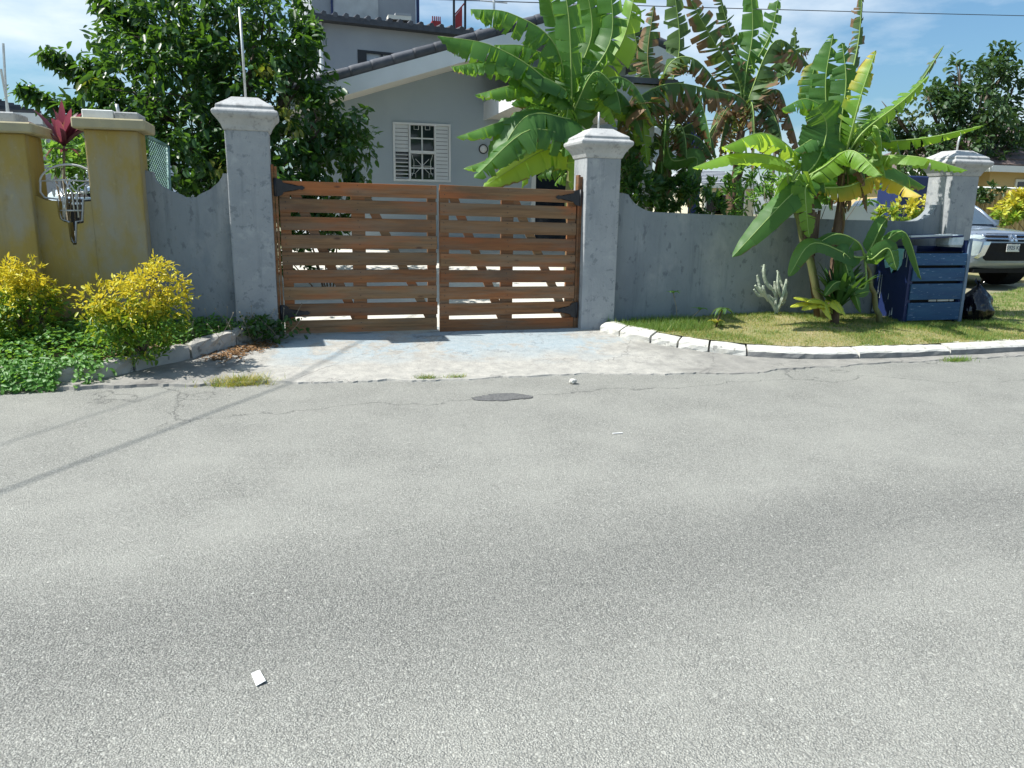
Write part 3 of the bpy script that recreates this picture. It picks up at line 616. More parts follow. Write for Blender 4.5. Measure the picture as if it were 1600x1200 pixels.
for sx in (-1, 1):
    for q in ([(.19, .2), (.15, .08), (.15, -.1), (.19, -.17)], [(.2, -.13), (.12, -.13), (.12, -.2)], [(.06, .62), (.14, .62), (.14, .78), (.06, .78), (.06, .62)]):
        b.tube([(cx + sx * x_, HY + .036, cz + z_) for x_, z_ in q], .005, 5)
b.build('burglar_bar', TRIM, win)
# round wall lamp
p = at(755, 233, HY); b = B(); b.tube([(p.x, HY - .012, p.z), (p.x, HY, p.z)], [.085, .085], 20); lm = b.build('wall_lamp', IRON, house)
b = B(); b.tube([(p.x, HY - .06, p.z), (p.x, HY - .045, p.z), (p.x, HY - .012, p.z)], [.03, .06, .068], 16); b.build('glass', TRIM, lm, smooth=True)
# porch
pz0, pz1 = 3.16, 3.46; px0 = 1.7
b = B(); b.box((px0 + .03, 2.2, pz0 + .02), (3.9, HY - .002, pz0 + .05)); b.build('porch_soffit', SOFF, house)
b = B(); b.box((px0, 2.2, pz0), (px0 + .028, HY - .002, pz1)); b.box((px0, 2.17, pz0), (3.93, 2.198, pz1)); b.box((3.902, 2.2, pz0), (3.93, HY - .002, pz1)); b.build('porch_fascia', TRIM, house)
b = B(); b.prism([(2.05, pz1), (HY - .002, pz1 + .5), (HY - .002, pz1 + .58), (2.05, pz1 + .08)], YZ, px0 - .08, 4.0); b.build('porch_roof', TILE, house)
for q in (1.9, 3.0):
    b = B(); b.sq([(.11, .2), (.11, .3), (.085, .34), (.085, pz0 - .12), (.11, pz0 - .08), (.11, pz0 + .018)], q + .7, 2.4); b.build('porch_column', TRIM, house, bevel=.006)
b = B(); b.box((2.7, HY - .02, .3), (3.7, HY - .004, 2.5)); dr = b.build('door', GLASS, house)
b = B()
for q in ((2.62, 2.698), (3.702, 3.78)): b.box((q[0], HY - .04, .25), (q[1], HY - .001, 2.58))
b.box((2.698, HY - .04, 2.502), (3.702, HY - .001, 2.58)); b.build('frame', TRIM, dr)
b = B(); q = at(772, 64, 5.6); e = at(772, -30, 5.6); b.tube([q - Vector((0, 0, .4)), e], .022, 8); b.tube([e - Vector((.25, 0, .35)), e - Vector((-.25, 0, .35))], .012, 6); b.build('antenna_mast', STEEL, house)

# ------------------------------------------------------------------ two storey building behind
bo = at(503, 34, 14.0); bld = thing('building', (bo.x, bo.y, .2), 'grey rendered two storey building with a roof tower rising behind the house', 'building')
bld.rotation_euler.z = R(8); O = Vector(bo); zt = bo.z - .2
def lb(name, fn, mat, parent=bld, **k):
    b = B(); fn(b); b.v = [(v[0] + bo.x, v[1] + bo.y, v[2] + .2) for v in b.v]; return b.build(name, mat, parent, **k)
lb('wall', lambda b: (b.box((0, 0, 0), (.95, 7, zt)), b.box((.95, 0, 0), (2.35, 7, zt - 1.15)), b.box((2.35, 0, 0), (10, 7, zt)), b.box((.95, 0, zt - .62), (2.35, 7, zt)), b.box((.95, .3, zt - 1.15), (2.35, 7, zt - .62))), WALLG)
wn = lb('window', lambda b: (b.box((.95, -.02, zt - .68), (2.35, .06, zt - .62)), b.box((.95, -.02, zt - 1.15), (1.2, .06, zt - .68)), b.box((1.62, -.01, zt - 1.15), (1.67, .06, zt - .68)), b.box((2.29, -.01, zt - 1.15), (2.35, .06, zt - .68))), IRON)
lb('pane', lambda b: (b.box((1.2, .08, zt - 1.15), (2.3, .09, zt - .68))), M('pale_curtain', (.45, .5, .55), (.38, .42, .48), 3, .3), wn)
rf = lb('roof_slab', lambda b: b.prism([(-.35, zt - .02), (10, zt - .02), (10, zt + .13), (-.35, zt + .13)], XZ, -.35, 7.3), TILE)
for k in range(26): lb('roof_tile', lambda b, k=k: b.tube([(-.3 + k * .3, -.36, zt + .14), (-.3 + k * .3, 3.0, zt + .32)], .075, 6), TILE, rf)
lb('side_fascia', lambda b: b.box((-.36, -.3, zt - .3), (-.32, 7, zt - .021)), TRIM)
lb('downpipe', lambda b: b.tube([(-.06, -.06, 0), (-.06, -.06, zt - .03)], .045, 8), TRIM)
lb('tower', lambda b: (b.box((-.05, 1.2, zt + .1), (3.0, 5, zt + 3.5)),), WALLG)
lb('tower_shutter', lambda b: b.box((.55, 1.15, zt + .2), (1.85, 1.198, zt + 3)), M('pale_shutter', (.55, .56, .56), None, 3, .6))
lb('drainpipe', lambda b: (b.tube([(3.06, 1.2, zt + .2), (3.06, 1.2, zt + 3.4)], .05, 8), b.tube([(.5, 1.12, zt + .2), (.5, 1.12, zt + 3.4)], .03, 8)), DKBLUE)
def rooft(name, px, py, Y, label, cat):
    return thing(name, at(px, py, Y), label, cat)
t = rooft('roof_crate', 622, 30, 14.4, 'low pale crate lying on the roof tiles below the tower', 'crate'); p = org(t)
b = B(); b.box((p.x - .3, p.y - .2, p.z - .05), (p.x + .35, p.y + .2, p.z + .06)); b.build('base', SOFF, t); b = B(); b.box((p.x - .1, p.y - .21, p.z + .061), (p.x + .34, p.y + .21, p.z + .12)); b.build('lid', WALLG, t)
t = rooft('brazier', 681, 37, 14.8, 'small red slatted brazier on the roof edge', 'brazier'); p = org(t)
b = B(); b.box((p.x - .13, p.y - .13, p.z - .1), (p.x + .13, p.y + .13, p.z + .05)); b.build('pan', RED, t)
for k in range(5):
    b = B(); b.box((p.x - .13 + k * .055, p.y - .13, p.z + .05), (p.x - .1 + k * .055, p.y - .1, p.z + .17)); b.build('spike', RED, t)
t = rooft('sign_frame', 718, 42, 15.2, 'red metal sign frame standing on the roof', 'sign'); p = org(t)
for dx in (-.17, .17):
    b = B(); b.box((p.x + dx - .03, p.y - .03, p.z - .25), (p.x + dx + .03, p.y + .03, p.z + 1.5)); b.build('post', IRON, t)
b = B(); b.prism([(p.x - .13, p.z - .1), (p.x + .08, p.z - .1), (p.x + .08, p.z + .55), (p.x - .13, p.z + .3)], XZ, p.y - .012, p.y + .012); b.build('panel', RED, t)
b = B(); b.prism([(p.x - .14, p.z + .3), (p.x + .14, p.z + .62), (p.x + .14, p.z + .68), (p.x - .14, p.z + .36)], XZ, p.y - .02, p.y + .02); b.build('brace', RED, t)

# ------------------------------------------------------------------ far houses
def far_house(name, x0, x1, y0, dep, base, eave, ridge, wall, roofm, label, wins, ov=.4, hip=1.5):
    t = thing(name, ((x0 + x1) / 2, y0, base), label, 'house')
    b = B(); b.box((x0, y0, base - .3), (x1, y0 + dep, eave)); b.build('wall', wall, t)
    a, c, e, f = x0 - ov, x1 + ov, y0 - ov, y0 + dep + ov; ym = (e + f) / 2
    b = B(); b.add([(a, e, eave), (c, e, eave), (c, f, eave), (a, f, eave), (a + hip, ym, ridge), (c - hip, ym, ridge)], [(0, 1, 5, 4), (1, 2, 5), (2, 3, 4, 5), (3, 0, 4), (0, 3, 2, 1)]); r_ = b.build('roof', roofm, t)
    n = 9
    for k in range(n):   # tile courses on the slope facing the street
        u = k / n; u2 = (k + 1) / n; l0, l1 = Vector((a, e, eave)), Vector((a + hip, ym, ridge)); r0, r1 = Vector((c, e, eave)), Vector((c - hip, ym, ridge))
        p0, p1, p2, p3 = l0.lerp(l1, u), r0.lerp(r1, u), r0.lerp(r1, u2), l0.lerp(l1, u2); up = Vector((0, -.01, .05))
        b = B(); b.add([p0 + up, p1 + up, p2 + up * .2, p3 + up * .2, p0, p1], [(0, 1, 2, 3), (4, 5, 1, 0)]); b.build('tile_course', roofm, r_)
    b = B(); b.box((a, e - .03, eave - .2), (c, e, eave - .001)); b.box((a - .03, e, eave - .2), (a, f, eave - .001)); b.build('fascia', TRIM, t)
    for (wx, ww, wz, wh) in wins:
        b = B(); b.box((wx, y0 - .05, wz), (wx + ww, y0 - .001, wz + wh)); wn = b.build('window', TRIM, t)
        b = B(); b.box((wx + .08, y0 - .06, wz + .08), (wx + ww - .08, y0 - .051, wz + wh - .08)); b.build('pane', GLASS, wn)
    return t
q0 = at(1543, 300, 12); q1 = at(1543, 268, 12)
far_house('bungalow', q0.x, q0.x + 9, 12, 7, .25, at(1543, 258, 11.6).z, at(1543, 258, 11.6).z + 1.9, M('buff_wall', (.55, .42, .22), (.5, .38, .2), 1), BROOF, 'buff bungalow with a brown tiled hip roof beyond the parked silver vehicle', [(at(1583, 300, 12).x, 1.3, 1.35, 1.5)], .5, 3.2)
q0 = at(-90, 300, 9); far_house('garage', q0.x - 4, at(66, 200, 9).x - .2, 9, 6, .25, at(20, 178, 9).z, at(20, 150, 9).z + .3, WALLG, TILE, 'grey walled house with a dark roof behind the mustard wall', [], .3, 2)
q0 = at(1098, 300, 26); q1 = at(1180, 300, 26)
far_house('cottage', q0.x, q1.x, 26, 6, .3, at(1140, 288, 26).z, at(1140, 262, 26).z, M('cream_wall', (.6, .55, .42), (.55, .5, .38), 1), WALLG, 'distant cream cottage with brown windows seen between banana stems', [(at(1102, 300, 26).x, 1.0, 1.55, 1.0), (at(1118, 300, 26).x, 1.3, 1.55, 1.0), (at(1148, 300, 26).x, .6, 1.6, 1.3)], .2, .5)
# carport corner with navy post right of the house
cp = thing('carport', (6.8, 7, .2), 'white fronted carport corner on a navy post beyond the house', 'carport')
q0 = at(1030, 255, 7); q1 = at(1082, 229, 7); b = B(); b.box((q0.x - 1.2, 7, q0.z + .02), (q1.x, 7.06, q0.z + .32)); b.build('fascia', TRIM, cp)
b = B(); b.prism([(q0.x - 1.2, q0.z + .321), (q1.x, q0.z + .321), (q1.x - .15, q0.z + .75), (q0.x - .6, q0.z + .75)], XZ, 7.01, 7.05); b.build('gable', SOFF, cp)
b = B(); q2 = at(1092, 210, 6.9); b.box((q2.x - .1, 6.86, .1), (q2.x + .1, 7.0, q2.z)); b.build('post', DKBLUE, cp)
b = B(); b.prism([(q1.x - .25, q0.z + .9), (q1.x + .02, q0.z + .3), (q1.x + .14, q0.z + .36), (q1.x - .1, q0.z + .95)], XZ, 6.95, 7.0); b.build('brace', DKBLUE, cp)
# pale garden walls / planter behind the boundary wall
b = B(); b.box((6.1, 2.6, .1), (8.3, 2.75, at(1340, 322, 2.6).z)); tag(b.build('garden_wall', M('pale_render', (.66, .67, .66), (.58, .59, .58), 2)), 'low pale rendered garden wall behind the banana stems', 'wall')
b = B(); q = at(1440, 275, 4.0); b.box((q.x - .5, 4.0, .1), (q.x + .25, 4.6, q.z)); tag(b.build('blue_tank', DKBLUE, bevel=.03), 'navy blue storage box behind the yellowing banana leaf', 'box')
# corrugated fence
cf = thing('sheet_fence', (20, 8.5, .2), 'tan corrugated sheet fence in front of the buff bungalow', 'fence')
TAN = M('tan_sheet', (.5, .36, .16), (.44, .31, .13), 2, .6, .3, rand=.15)
q = at(1505, 335, 8.0); zt_ = at(1560, 296, 8.0).z
for k in range(34):
    b = B(); x0 = q.x + k * .16; b.prism([(x0, 8.0), (x0 + .04, 7.95), (x0 + .11, 7.95), (x0 + .15, 8.0), (x0 + .15, 8.03), (x0, 8.03)], XY, .2, zt_ - random.uniform(0, .01)); b.build('sheet', TAN, cf)
b = B(); b.tube([(q.x, 7.93, zt_ + .03), (q.x + 5.6, 7.93, zt_ + .03)], .03, 8); b.build('rail', TRIM, cf, smooth=True)
# utility poles and lines
def pole(x, y, z0, h, label):
    t = thing('utility_pole', (x, y, z0), label, 'pole'); b = B(); b.tube([(x, y, z0 - .3), (x, y, z0 + h)], [.14, .1], 10); b.build('shaft', BARK, t, smooth=True)
    b = B(); b.box((x - .8, y - .05, z0 + h - .6), (x + .8, y + .05, z0 + h - .48)); b.build('crossarm', BARK, t)
    for dx in (-.7, 0, .7):
        b = B(); b.tube([(x + dx, y, z0 + h - .48), (x + dx, y, z0 + h - .3)], .04, 8); b.build('insulator', TRIM, t)
pq = at(1216, 178, 45); pole(pq.x, 45, .3, pq.z - .3, 'distant utility pole with a crossarm beyond the banana plants')
pole(-13.8, -12.2, 0, 7.6, 'utility pole across the road carrying the service cables')
def cable(name, a, c, sag, r, label):
    b = B(); n = 24; a = Vector(a); c = Vector(c)
    b.tube([a.lerp(c, i / n) - Vector((0, 0, sag * 4 * (i / n) * (1 - i / n))) for i in range(n + 1)], r, 5); tag(b.build(name, IRON, smooth=True), label, 'cable')
cable('service_cable', (-13.8, -12.2, 7.4), (2.2, 15.5, 9.3), .5, .013, 'thick black service cable crossing over the road to the tower')
cable('service_cable', (-14.4, -12.2, 7.4), (1.2, 15.5, 8.9), .6, .007, 'thin black service cable crossing over the road to the tower')
a = at(930, 3, 30); c = at(1640, 22, 34); cable('overhead_line', a + (a - c) * .6, c + (c - a) * .8, .15, .022, 'black overhead line high above the banana plants')
pb = Vector((pq.x, 45, pq.z - .35))
for k in range(3): cable('pole_line', pb + Vector((.7 * (k - 1), 0, 0)), pb + Vector((-30 + 8 * k, 6, .3 - k * .5)), .6, .03, '%s of three sagging wires strung from the distant utility pole' % ('highest', 'middle', 'lowest')[k])

# ------------------------------------------------------------------ vehicles
BLACKP = M('black_plastic', (.008, .008, .01), (.014, .014, .016), 9, .65, .2)
RUBBER = M('tyre_rubber', (.02, .02, .02), (.03, .03, .03), 12, .85, .2)
CARGL = M('car_glass_sky_tint', (.09, .12, .15), (.07, .1, .13), 2, .04, .9)  # sky reflection put into the base colour as a paler blue-grey
CHROME = M('chrome', (.75, .76, .78), (.68, .69, .7), 3, .18, .6, metal=1)
LAMP = M('lamp_lens', (.45, .52, .52), (.36, .42, .43), 8, .12, .6)
PLATE = M('plate_white', (.75, .76, .74), None, 3, .5)
def paint(name, c):
    m, nt, b, o = newmat(name); b.inputs['Base Color'].default_value = C4(c); b.inputs['Metallic'].default_value = .45; b.inputs['Roughness'].default_value = .32; b.inputs['Coat Weight'].default_value = .7; b.inputs['Coat Roughness'].default_value = .06
    v = pos(nt); nt.links.new(mix(nt, ramp(nt, noise(nt, v, 2, 6, .6), .4, .7), C4(c), C4(tuple(x * .85 for x in c))), b.inputs['Base Color']); return m
def text_mesh(s, size, depth=.002):
    cu = bpy.data.curves.new('t', 'FONT'); cu.body = s; cu.size = size; cu.extrude = depth; cu.align_x = 'CENTER'; cu.align_y = 'CENTER'
    o = bpy.data.objects.new('t', cu); COL.objects.link(o); dg = bpy.context.evaluated_depsgraph_get(); me = bpy.data.meshes.new_from_object(o.evaluated_get(dg)); bpy.data.objects.remove(o); return me
def suv(loc, yaw, label, pm, plate=None, emblem=True, group=None):
    t = thing('parked_car', (0, 0, 0), label, 'car', group)
    st = [(0.0, .60, .52, .80, .88), (.035, .76, .44, .93, 1.0), (.1, .86, .37, 1.01, 1.07), (.22, .91, .33, 1.05, 1.115), (.5, .925, .33, 1.075, 1.155), (.95, .93, .33, 1.09, 1.19), (1.35, .93, .33, 1.10, 1.215), (1.5, .93, .33, 1.11, 1.17), (2.5, .935, .33, 1.12, 1.16), (3.6, .935, .33, 1.13, 1.17), (4.4, .92, .36, 1.12, 1.17), (4.68, .86, .42, 1.08, 1.13), (4.78, .7, .52, .95, 1.0)]
    vs = []
    for y, w_, zb, zs, zt in st:
        hp_ = [(0, zb), (w_ * .85, zb), (w_ * .96, zb + .09), (w_ * 1.0, zb + (zs - zb) * .55), (w_ * .985, zs - .06), (w_ * .93, zs), (w_ * .8, zs + (zt - zs) * .55), (w_ * .45, zt - .008), (0, zt)]
        full = hp_ + [(-x, z) for x, z in hp_[-2:0:-1]]; vs += [(x, y + .10 * (abs(x) / .93) ** 2 * (1 if y < .6 else 0), z) for x, z in full]
    n = 16; fs = [(i*n+j, i*n+n+j, i*n+n+(j+1)%n, i*n+(j+1)%n) for i in range(len(st)-1) for j in range(n)]
    fs += [tuple(range(n)), tuple((len(st)-1)*n+j for j in range(n))[::-1]]
    b = B(); b.add(vs, fs); body = b.build('body', pm, t, smooth=True)
    md = body.modifiers.new('s', 'SUBSURF'); md.levels = 2; md.render_levels = 2
    dg = bpy.context.evaluated_depsgraph_get(); ev = body.evaluated_get(dg); em = ev.to_mesh(); bv = BVHTree.FromPolygons([v.co.copy() for v in em.vertices], [p.vertices[:] for p in em.polygons]); ev.to_mesh_clear()
    def detail(name, poly, off_, mat, th=.012, cuts=3):
        bm = bmesh.new(); bm.faces.new([bm.verts.new((x, 0, z)) for x, z in poly]); bmesh.ops.triangulate(bm, faces=bm.faces[:]); bmesh.ops.subdivide_edges(bm, edges=bm.edges[:], cuts=cuts, use_grid_fill=True)
        ok = []
        for v in bm.verts:
            h = bv.ray_cast(Vector((v.co.x, -2, v.co.z)), Vector((0, 1, 0))); v.co.y = (h[0].y if h[0] and h[0].y < .8 else .25) - off_
        bmesh.ops.recalc_face_normals(bm, faces=bm.faces[:])
        if sum(f.normal.y for f in bm.faces) > 0: bmesh.ops.reverse_faces(bm, faces=bm.faces[:])
        me = bpy.data.meshes.new(name); bm.to_mesh(me); bm.free(); me.materials.append(mat); o = link(name, me, t); md = o.modifiers.new('t', 'SOLIDIFY'); md.thickness = th; md.offset = -1; return o
    for s in (-1, 1):
        S = lambda L: [(s * x, z) for x, z in L]
        for zz in (1.0, .925): detail('grille_slot', S([(.1, zz + .018), (.56, zz + .022), (.6, zz), (.55, zz - .016), (.1, zz - .018)]), .004, BLACKP)
        for zz in (1.035, .965): detail('grille_bar', S([(.1, zz + .008), (.62, zz + .012), (.62, zz - .008), (.1, zz - .01)]), .016, CHROME)
        detail('headlight', S([(.6, .98), (.66, 1.03), (.86, 1.04), (.87, .98), (.7, .945)]), .006, LAMP)
        detail('lamp_cluster', S([(.66, .9), (.86, .92), (.87, .68), (.8, .62), (.72, .64)]), .006, LAMP)
        detail('chrome_blade', S([(.5, .905), (.64, .895), (.69, .7), (.78, .585), (.72, .57), (.6, .64)]), .02, CHROME, .02)
        detail('skid_plate', S([(0, .5), (.6, .5), (.8, .56), (.84, .5), (.62, .44), (0, .44)]), .015, pm, .02)
    detail('lower_grille', [(-.5, .88), (.5, .88), (.6, .72), (.62, .58), (.55, .53), (-.55, .53), (-.62, .58), (-.6, .72)], .008, BLACKP)
    detail('hood_seam', [(-.7, 1.052), (.7, 1.052), (.7, 1.063), (-.7, 1.063)], .003, BLACKP, .006, 6)
    b = B(); b.box((-.7, .15, .28), (.7, .6, .36)); b.build('under_tray', BLACKP, t)
    if emblem:
        for a in (90, 210, 330):
            c = Vector((math.cos(R(a)), math.sin(R(a)))); pr = Vector((-c.y, c.x)); P = [c * .004, c * .05 + pr * .028, c * .096, c * .05 - pr * .028]
            detail('emblem_diamond', [(p.x * 1.05, .965 + p.y) for p in P], .03, CHROME, .02, 1)
    if plate:
        h = bv.ray_cast(Vector((0, -2, .78)), Vector((0, 1, 0))); yy = h[0].y - .035
        b = B(); b.cbox((-.155, yy, .71), (.155, yy + .012, .86), .003); pt_ = b.build('number_plate', PLATE, t)
        me = text_mesh(plate, .1); me.materials.append(DKBLUE); o = link('plate_text', me, pt_); o['kind'] = 'stuff'; o.rotation_euler = (R(90), 0, 0); o.location = (0, yy - .001, .785)
    # greenhouse
    gs = [(1.28, .84, 1.16, 1.17, .8), (1.75, .85, 1.12, 1.5, .71), (2.15, .86, 1.12, 1.72, .64), (2.6, .86, 1.12, 1.80, .63), (3.5, .86, 1.12, 1.81, .63), (4.25, .84, 1.12, 1.74, .62), (4.6, .82, 1.1, 1.35, .7), (4.72, .8, 1.08, 1.12, .78)]
    vs = []
    for y, wb, z0, z1, wt_ in gs: vs += [(-wb, y, z0), (-wt_, y, z1 - .03), (-wt_ * .7, y, z1), (wt_ * .7, y, z1), (wt_, y, z1 - .03), (wb, y, z0)]
    fs = [(i*6+j, i*6+j+1, i*6+7+j, i*6+6+j) for i in range(len(gs)-1) for j in range(5)] + [tuple(range(6))[::-1], tuple((len(gs)-1)*6+j for j in range(6))]
    b = B(); b.add(vs, fs); b.build('cabin', pm, t, smooth=False, bevel=.02)
    b = B(); b.add([(-.72, 1.33, 1.215), (.72, 1.33, 1.215), (.57, 2.1, 1.735), (-.57, 2.1, 1.735)], [(0, 1, 2, 3)]); b.v = [(x, y - .02, z + .015) for x, y, z in b.v]; b.build('windscreen', CARGL, t)
    for sx in (-1, 1):
        b = B(); b.tube([(sx * .78, 1.29, 1.2), (sx * .73, 1.72, 1.5), (sx * .63, 2.14, 1.735)], .045, 8); b.build('windscreen_pillar', pm, t, smooth=True)
    for s in (-1, 1):
        for ya, yb, yc, yd in ((1.75, 2.6, 2.6, 2.15), (2.68, 3.5, 3.5, 2.68), (3.58, 4.35, 4.15, 3.58)):
            b = B(); q = lambda y, z: (s * (.868 - (z - 1.12) / .66 * .215 + .012), y, z); b.add([q(ya, 1.2), q(yb, 1.2), q(yc, 1.66), q(yd, 1.64)], [(0, 1, 2, 3)]); b.build('side_window', CARGL, t)
        b = B(); b.tube([(s * .86, 1.62, 1.2), (s * .98, 1.6, 1.22)], .03, 8); b.add(*[[(s * 1.0 + s * x, 1.55 + y, 1.25 + z) for x, y, z in ((-.1, 0, -.08), (.12, .03, -.07), (.12, .03, .07), (-.1, 0, .08), (-.1, .1, -.08), (.1, .1, -.06), (.1, .1, .06), (-.1, .1, .08))], [(0,3,2,1),(4,5,6,7),(0,1,5,4),(1,2,6,5),(2,3,7,6),(3,0,4,7)]]); b.build('mirror', pm, t, bevel=.02)
        for y in (.92, 3.72):
            b = B(); b.tube([(s * .5, y, .4), (s * .941, y, .4)], .43, 28); b.build('wheel_arch', BLACKP, t, smooth=False)
            prof = [(.66, .2), (.66, .36), (.68, .385), (.72, .392), (.88, .392), (.92, .38), (.945, .33), (.94, .26), (.92, .25)]
            nn = 28; vs = [(s * x, y + r_ * math.cos(2*math.pi*k/nn), .395 + r_ * math.sin(2*math.pi*k/nn)) for x, r_ in prof for k in range(nn)]
            b = B(); b.add(vs, [(i*nn+k, i*nn+(k+1)%nn, (i+1)*nn+(k+1)%nn, (i+1)*nn+k) for i in range(len(prof)-1) for k in range(nn)]); wh = b.build('wheel', RUBBER, t, smooth=True)
            b = B(); b.tube([(s * .9, y, .395), (s * .925, y, .395)], .06, 12)
            for k in range(6):
                a = k * math.pi / 3; d = Vector((0, math.cos(a), math.sin(a))); c0 = Vector((s * .92, y, .395)); b.tube([c0, c0 + d * .25], [.045, .03], 6)
            b.tube([(s * .9, y, .395), (s * .91, y, .395)], .25, 20); b.build('rim', STEEL, wh)
    t.location = loc; t.rotation_euler.z = yaw; return t
SILV = paint('silver_blue_paint', (.24, .29, .36)); WSIL = paint('white_silver_paint', (.62, .66, .68))
cg = atz(1573, 449, .228)
suv((cg.x, cg.y, .226), R(-3), 'silver SUV parked on the grass beyond the black rubbish bag', SILV, '5925 KJ')
lq = at(166, 300, 2.6); zq = lq.z - 1.05
suv((lq.x, 2.6, zq), R(-15.5) + R(8), 'whitish silver vehicle parked behind the mustard wall and iron grille', WSIL, None, False)
b = B(); b.box((lq.x - 1.8, 2.2, .05), (lq.x + 1.3, 8.5, zq)); tag(b.build('parking_slab', DRIVE), kind='structure')

# ------------------------------------------------------------------ blue slatted bin, rubbish bag, litter
BLUEB = M('worn_blue_board', (.018, .06, .15), (.022, .085, .17), 5, .6, .35, .3, 40, rand=.2, stretch=(.35, 1, 3), extra=[(3, .5, .7, (.04, .11, .2), .7), (22, .62, .67, (.3, .4, .5), .7), (9, .6, .7, (.012, .03, .08), .6)])
BLUED = M('dark_blue_sheet', (.012, .022, .085), (.014, .03, .11), 3, .5, .4, .2, 30, extra=[(14, .68, .71, (.45, .5, .56), .8)], stretch=(1, 1, .35))
CYAN = M('sky_blue_paint', (.2, .5, .62), (.28, .56, .66), 6, .6)
bn = thing('rubbish_bin', (6.6, -.45, .24), 'navy blue slatted wooden rubbish bin standing at the wall', 'bin')
X0, X1, Y0, Y1, ZB = 6.08, 6.98, -.74, -.14, .25
for za, zb_ in ((.0, .235), (.275, .485), (.52, .69), (.725, .88)):
    b = B(); b.cbox((X0 + .03, Y0 - .022, ZB + za), (X1 - .035, Y0, ZB + zb_), .004); b.build('slat', BLUEB, bn)
for x in (X0, X1 - .06):
    b = B(); b.box((x, Y0 + .001, ZB - .03), (x + .06, Y0 + .06, ZB + (.98 if x == X0 else 1.05))); b.build('post', BLUED, bn)
b = B(); b.box((X1 - .033, Y0 - .03, ZB - .03), (X1 + .01, Y0 - .001, ZB + 1.07)); b.build('edge_trim', M('grey_blue_trim', (.16, .22, .3), None, 5, .5), bn)
b = B(); b.box((X0 - .02, Y0 + .0, ZB - .03), (X0 - .001, Y1, ZB + .95)); b.build('side_sheet', BLUED, bn)
b = B(); b.box((X1 + .001, Y0 + .0, ZB - .03), (X1 + .02, Y1, ZB + .95)); b.box((X0, Y1 - .02, ZB - .03), (X1, Y1, ZB + .95)); b.box((X0, Y0 + .07, ZB + .02), (X1, Y1 - .021, ZB + .04)); b.build('back_sheet', BLUED, bn)
b = B(); b.box((X0 + .061, Y0 + .05, ZB + .03), (X1 - .061, Y0 + .056, ZB + .9)); b.build('dark_backing', BLACKP, bn)  # thin black sheet close behind the slats, makes their gaps dark
b = B(); b.prism([(X0 - .06, ZB + 1.06), (X1 - .1, ZB + 1.09), (X1 - .1, ZB + 1.115), (X0 - .06, ZB + 1.085)], XZ, Y0 + .02, Y1 - .02); lid = b.build('lid', BLUED, bn)
b = B(); b.prism([(X0 - .05, ZB + 1.083), (X1 - .3, ZB + 1.106), (X1 - .3, ZB + 1.13), (X0 - .05, ZB + 1.105)], XZ, Y0 - .0, Y0 + .04); b.build('lid_edge', M('pale_grey_board', (.5, .56, .6), None, 6), lid)
b = B(); b.cbox((X1 - .3, Y0 + .02, ZB + .96), (X1 - .06, Y0 + .3, ZB + 1.12), .03); b.build('rubbish', M('crumpled_pale_plastic', (.35, .45, .5), (.6, .66, .7), 16, .4, .5, .8, 16), bn)
b = B(); b.prism([(Y0 + .33, ZB + .93), (Y0 + .12, ZB + .93), (Y0 + .14, ZB + .72), (Y0 + .2, ZB + .64), (Y0 + .23, ZB + .7), (Y0 + .3, ZB + .6), (Y0 + .34, ZB + .68), (Y0 + .42, ZB + .66), (Y0 + .46, ZB + .76)], YZ, X0 - .026, X0 - .021); b.build('bare_patch', CYAN, bn)
for k, (y_, z_, h_, w_) in enumerate([(.08, .82, .1, .012), (.12, .8, .12, .02), (.05, .7, .16, .008), (.5, .3, .3, .02), (.46, .25, .32, .01), (.55, .05, .2, .035), (.2, .05, .1, .02), (.24, .03, .08, .012), (.3, .25, .08, .01)]):
    b = B(); b.prism([(Y0 + y_, ZB + z_), (Y0 + y_ + w_, ZB + z_), (Y0 + y_ + w_ * .5, ZB + z_ + h_), (Y0 + y_ + w_ * .2, ZB + z_ + h_ * .8)], YZ, X0 - .025, X0 - .021); b.build('paint_scrape', M('bare_wood_scrape', (.5, .55, .58), None, 8), bn)
for xa, xb in ((.38, .5), (.52, .7), (.715, .785)):
    b = B(); b.box((X0 + xa, Y0 + .02, ZB + .246), (X0 + xb, Y0 + .03, ZB + .272)); b.build('white_lettered_strip', PLATE, bn)
# rubbish bag
bagm, nt, pb_, o_ = newmat('black_plastic_bag'); pb_.inputs['Base Color'].default_value = (.006, .006, .009, 1); pb_.inputs['Roughness'].default_value = .16; pb_.inputs['Specular IOR Level'].default_value = .6
v_ = pos(nt, (1, 1, .45)); bump(nt, pb_, noise(nt, v_, 9, 2, .5), .8, .07)
bm = bmesh.new(); bmesh.ops.create_uvsphere(bm, u_segments=40, v_segments=26, radius=1)
for v in bm.verts:
    a = math.atan2(v.co.y, v.co.x); z = v.co.z; r_ = math.hypot(v.co.x, v.co.y)
    k = 1 - .10 * abs(math.sin(a * 3.5 + 2.2 * z + .5)) - .08 * abs(math.sin(a * 6.5 - 3 * z)) * max(0, z + .5) + .05 * math.sin(a * 2 + 5 * z); nz_ = max(0, z - .62)
    rr = r_ * k * (1 - .72 * min(1, nz_ * 2.9)) * (1 + .12 * (z < 0)) ; v.co = Vector((math.cos(a) * rr * .245, math.sin(a) * rr * .22, (z if z > -.75 else -.75 + (z + .75) * .2) * .25 + (.16 * nz_)))
for k in range(7):
    a = k * .9; q = Vector((math.cos(a), math.sin(a), 0)); c = bm.verts.new(Vector((0, 0, .26))); d = bm.verts.new(q * .07 + Vector((0, 0, .36 + .03 * math.sin(k * 2)))); e = bm.verts.new(Vector((math.cos(a + .7), math.sin(a + .7), 0)) * .06 + Vector((0, 0, .34))); bm.faces.new((c, d, e))
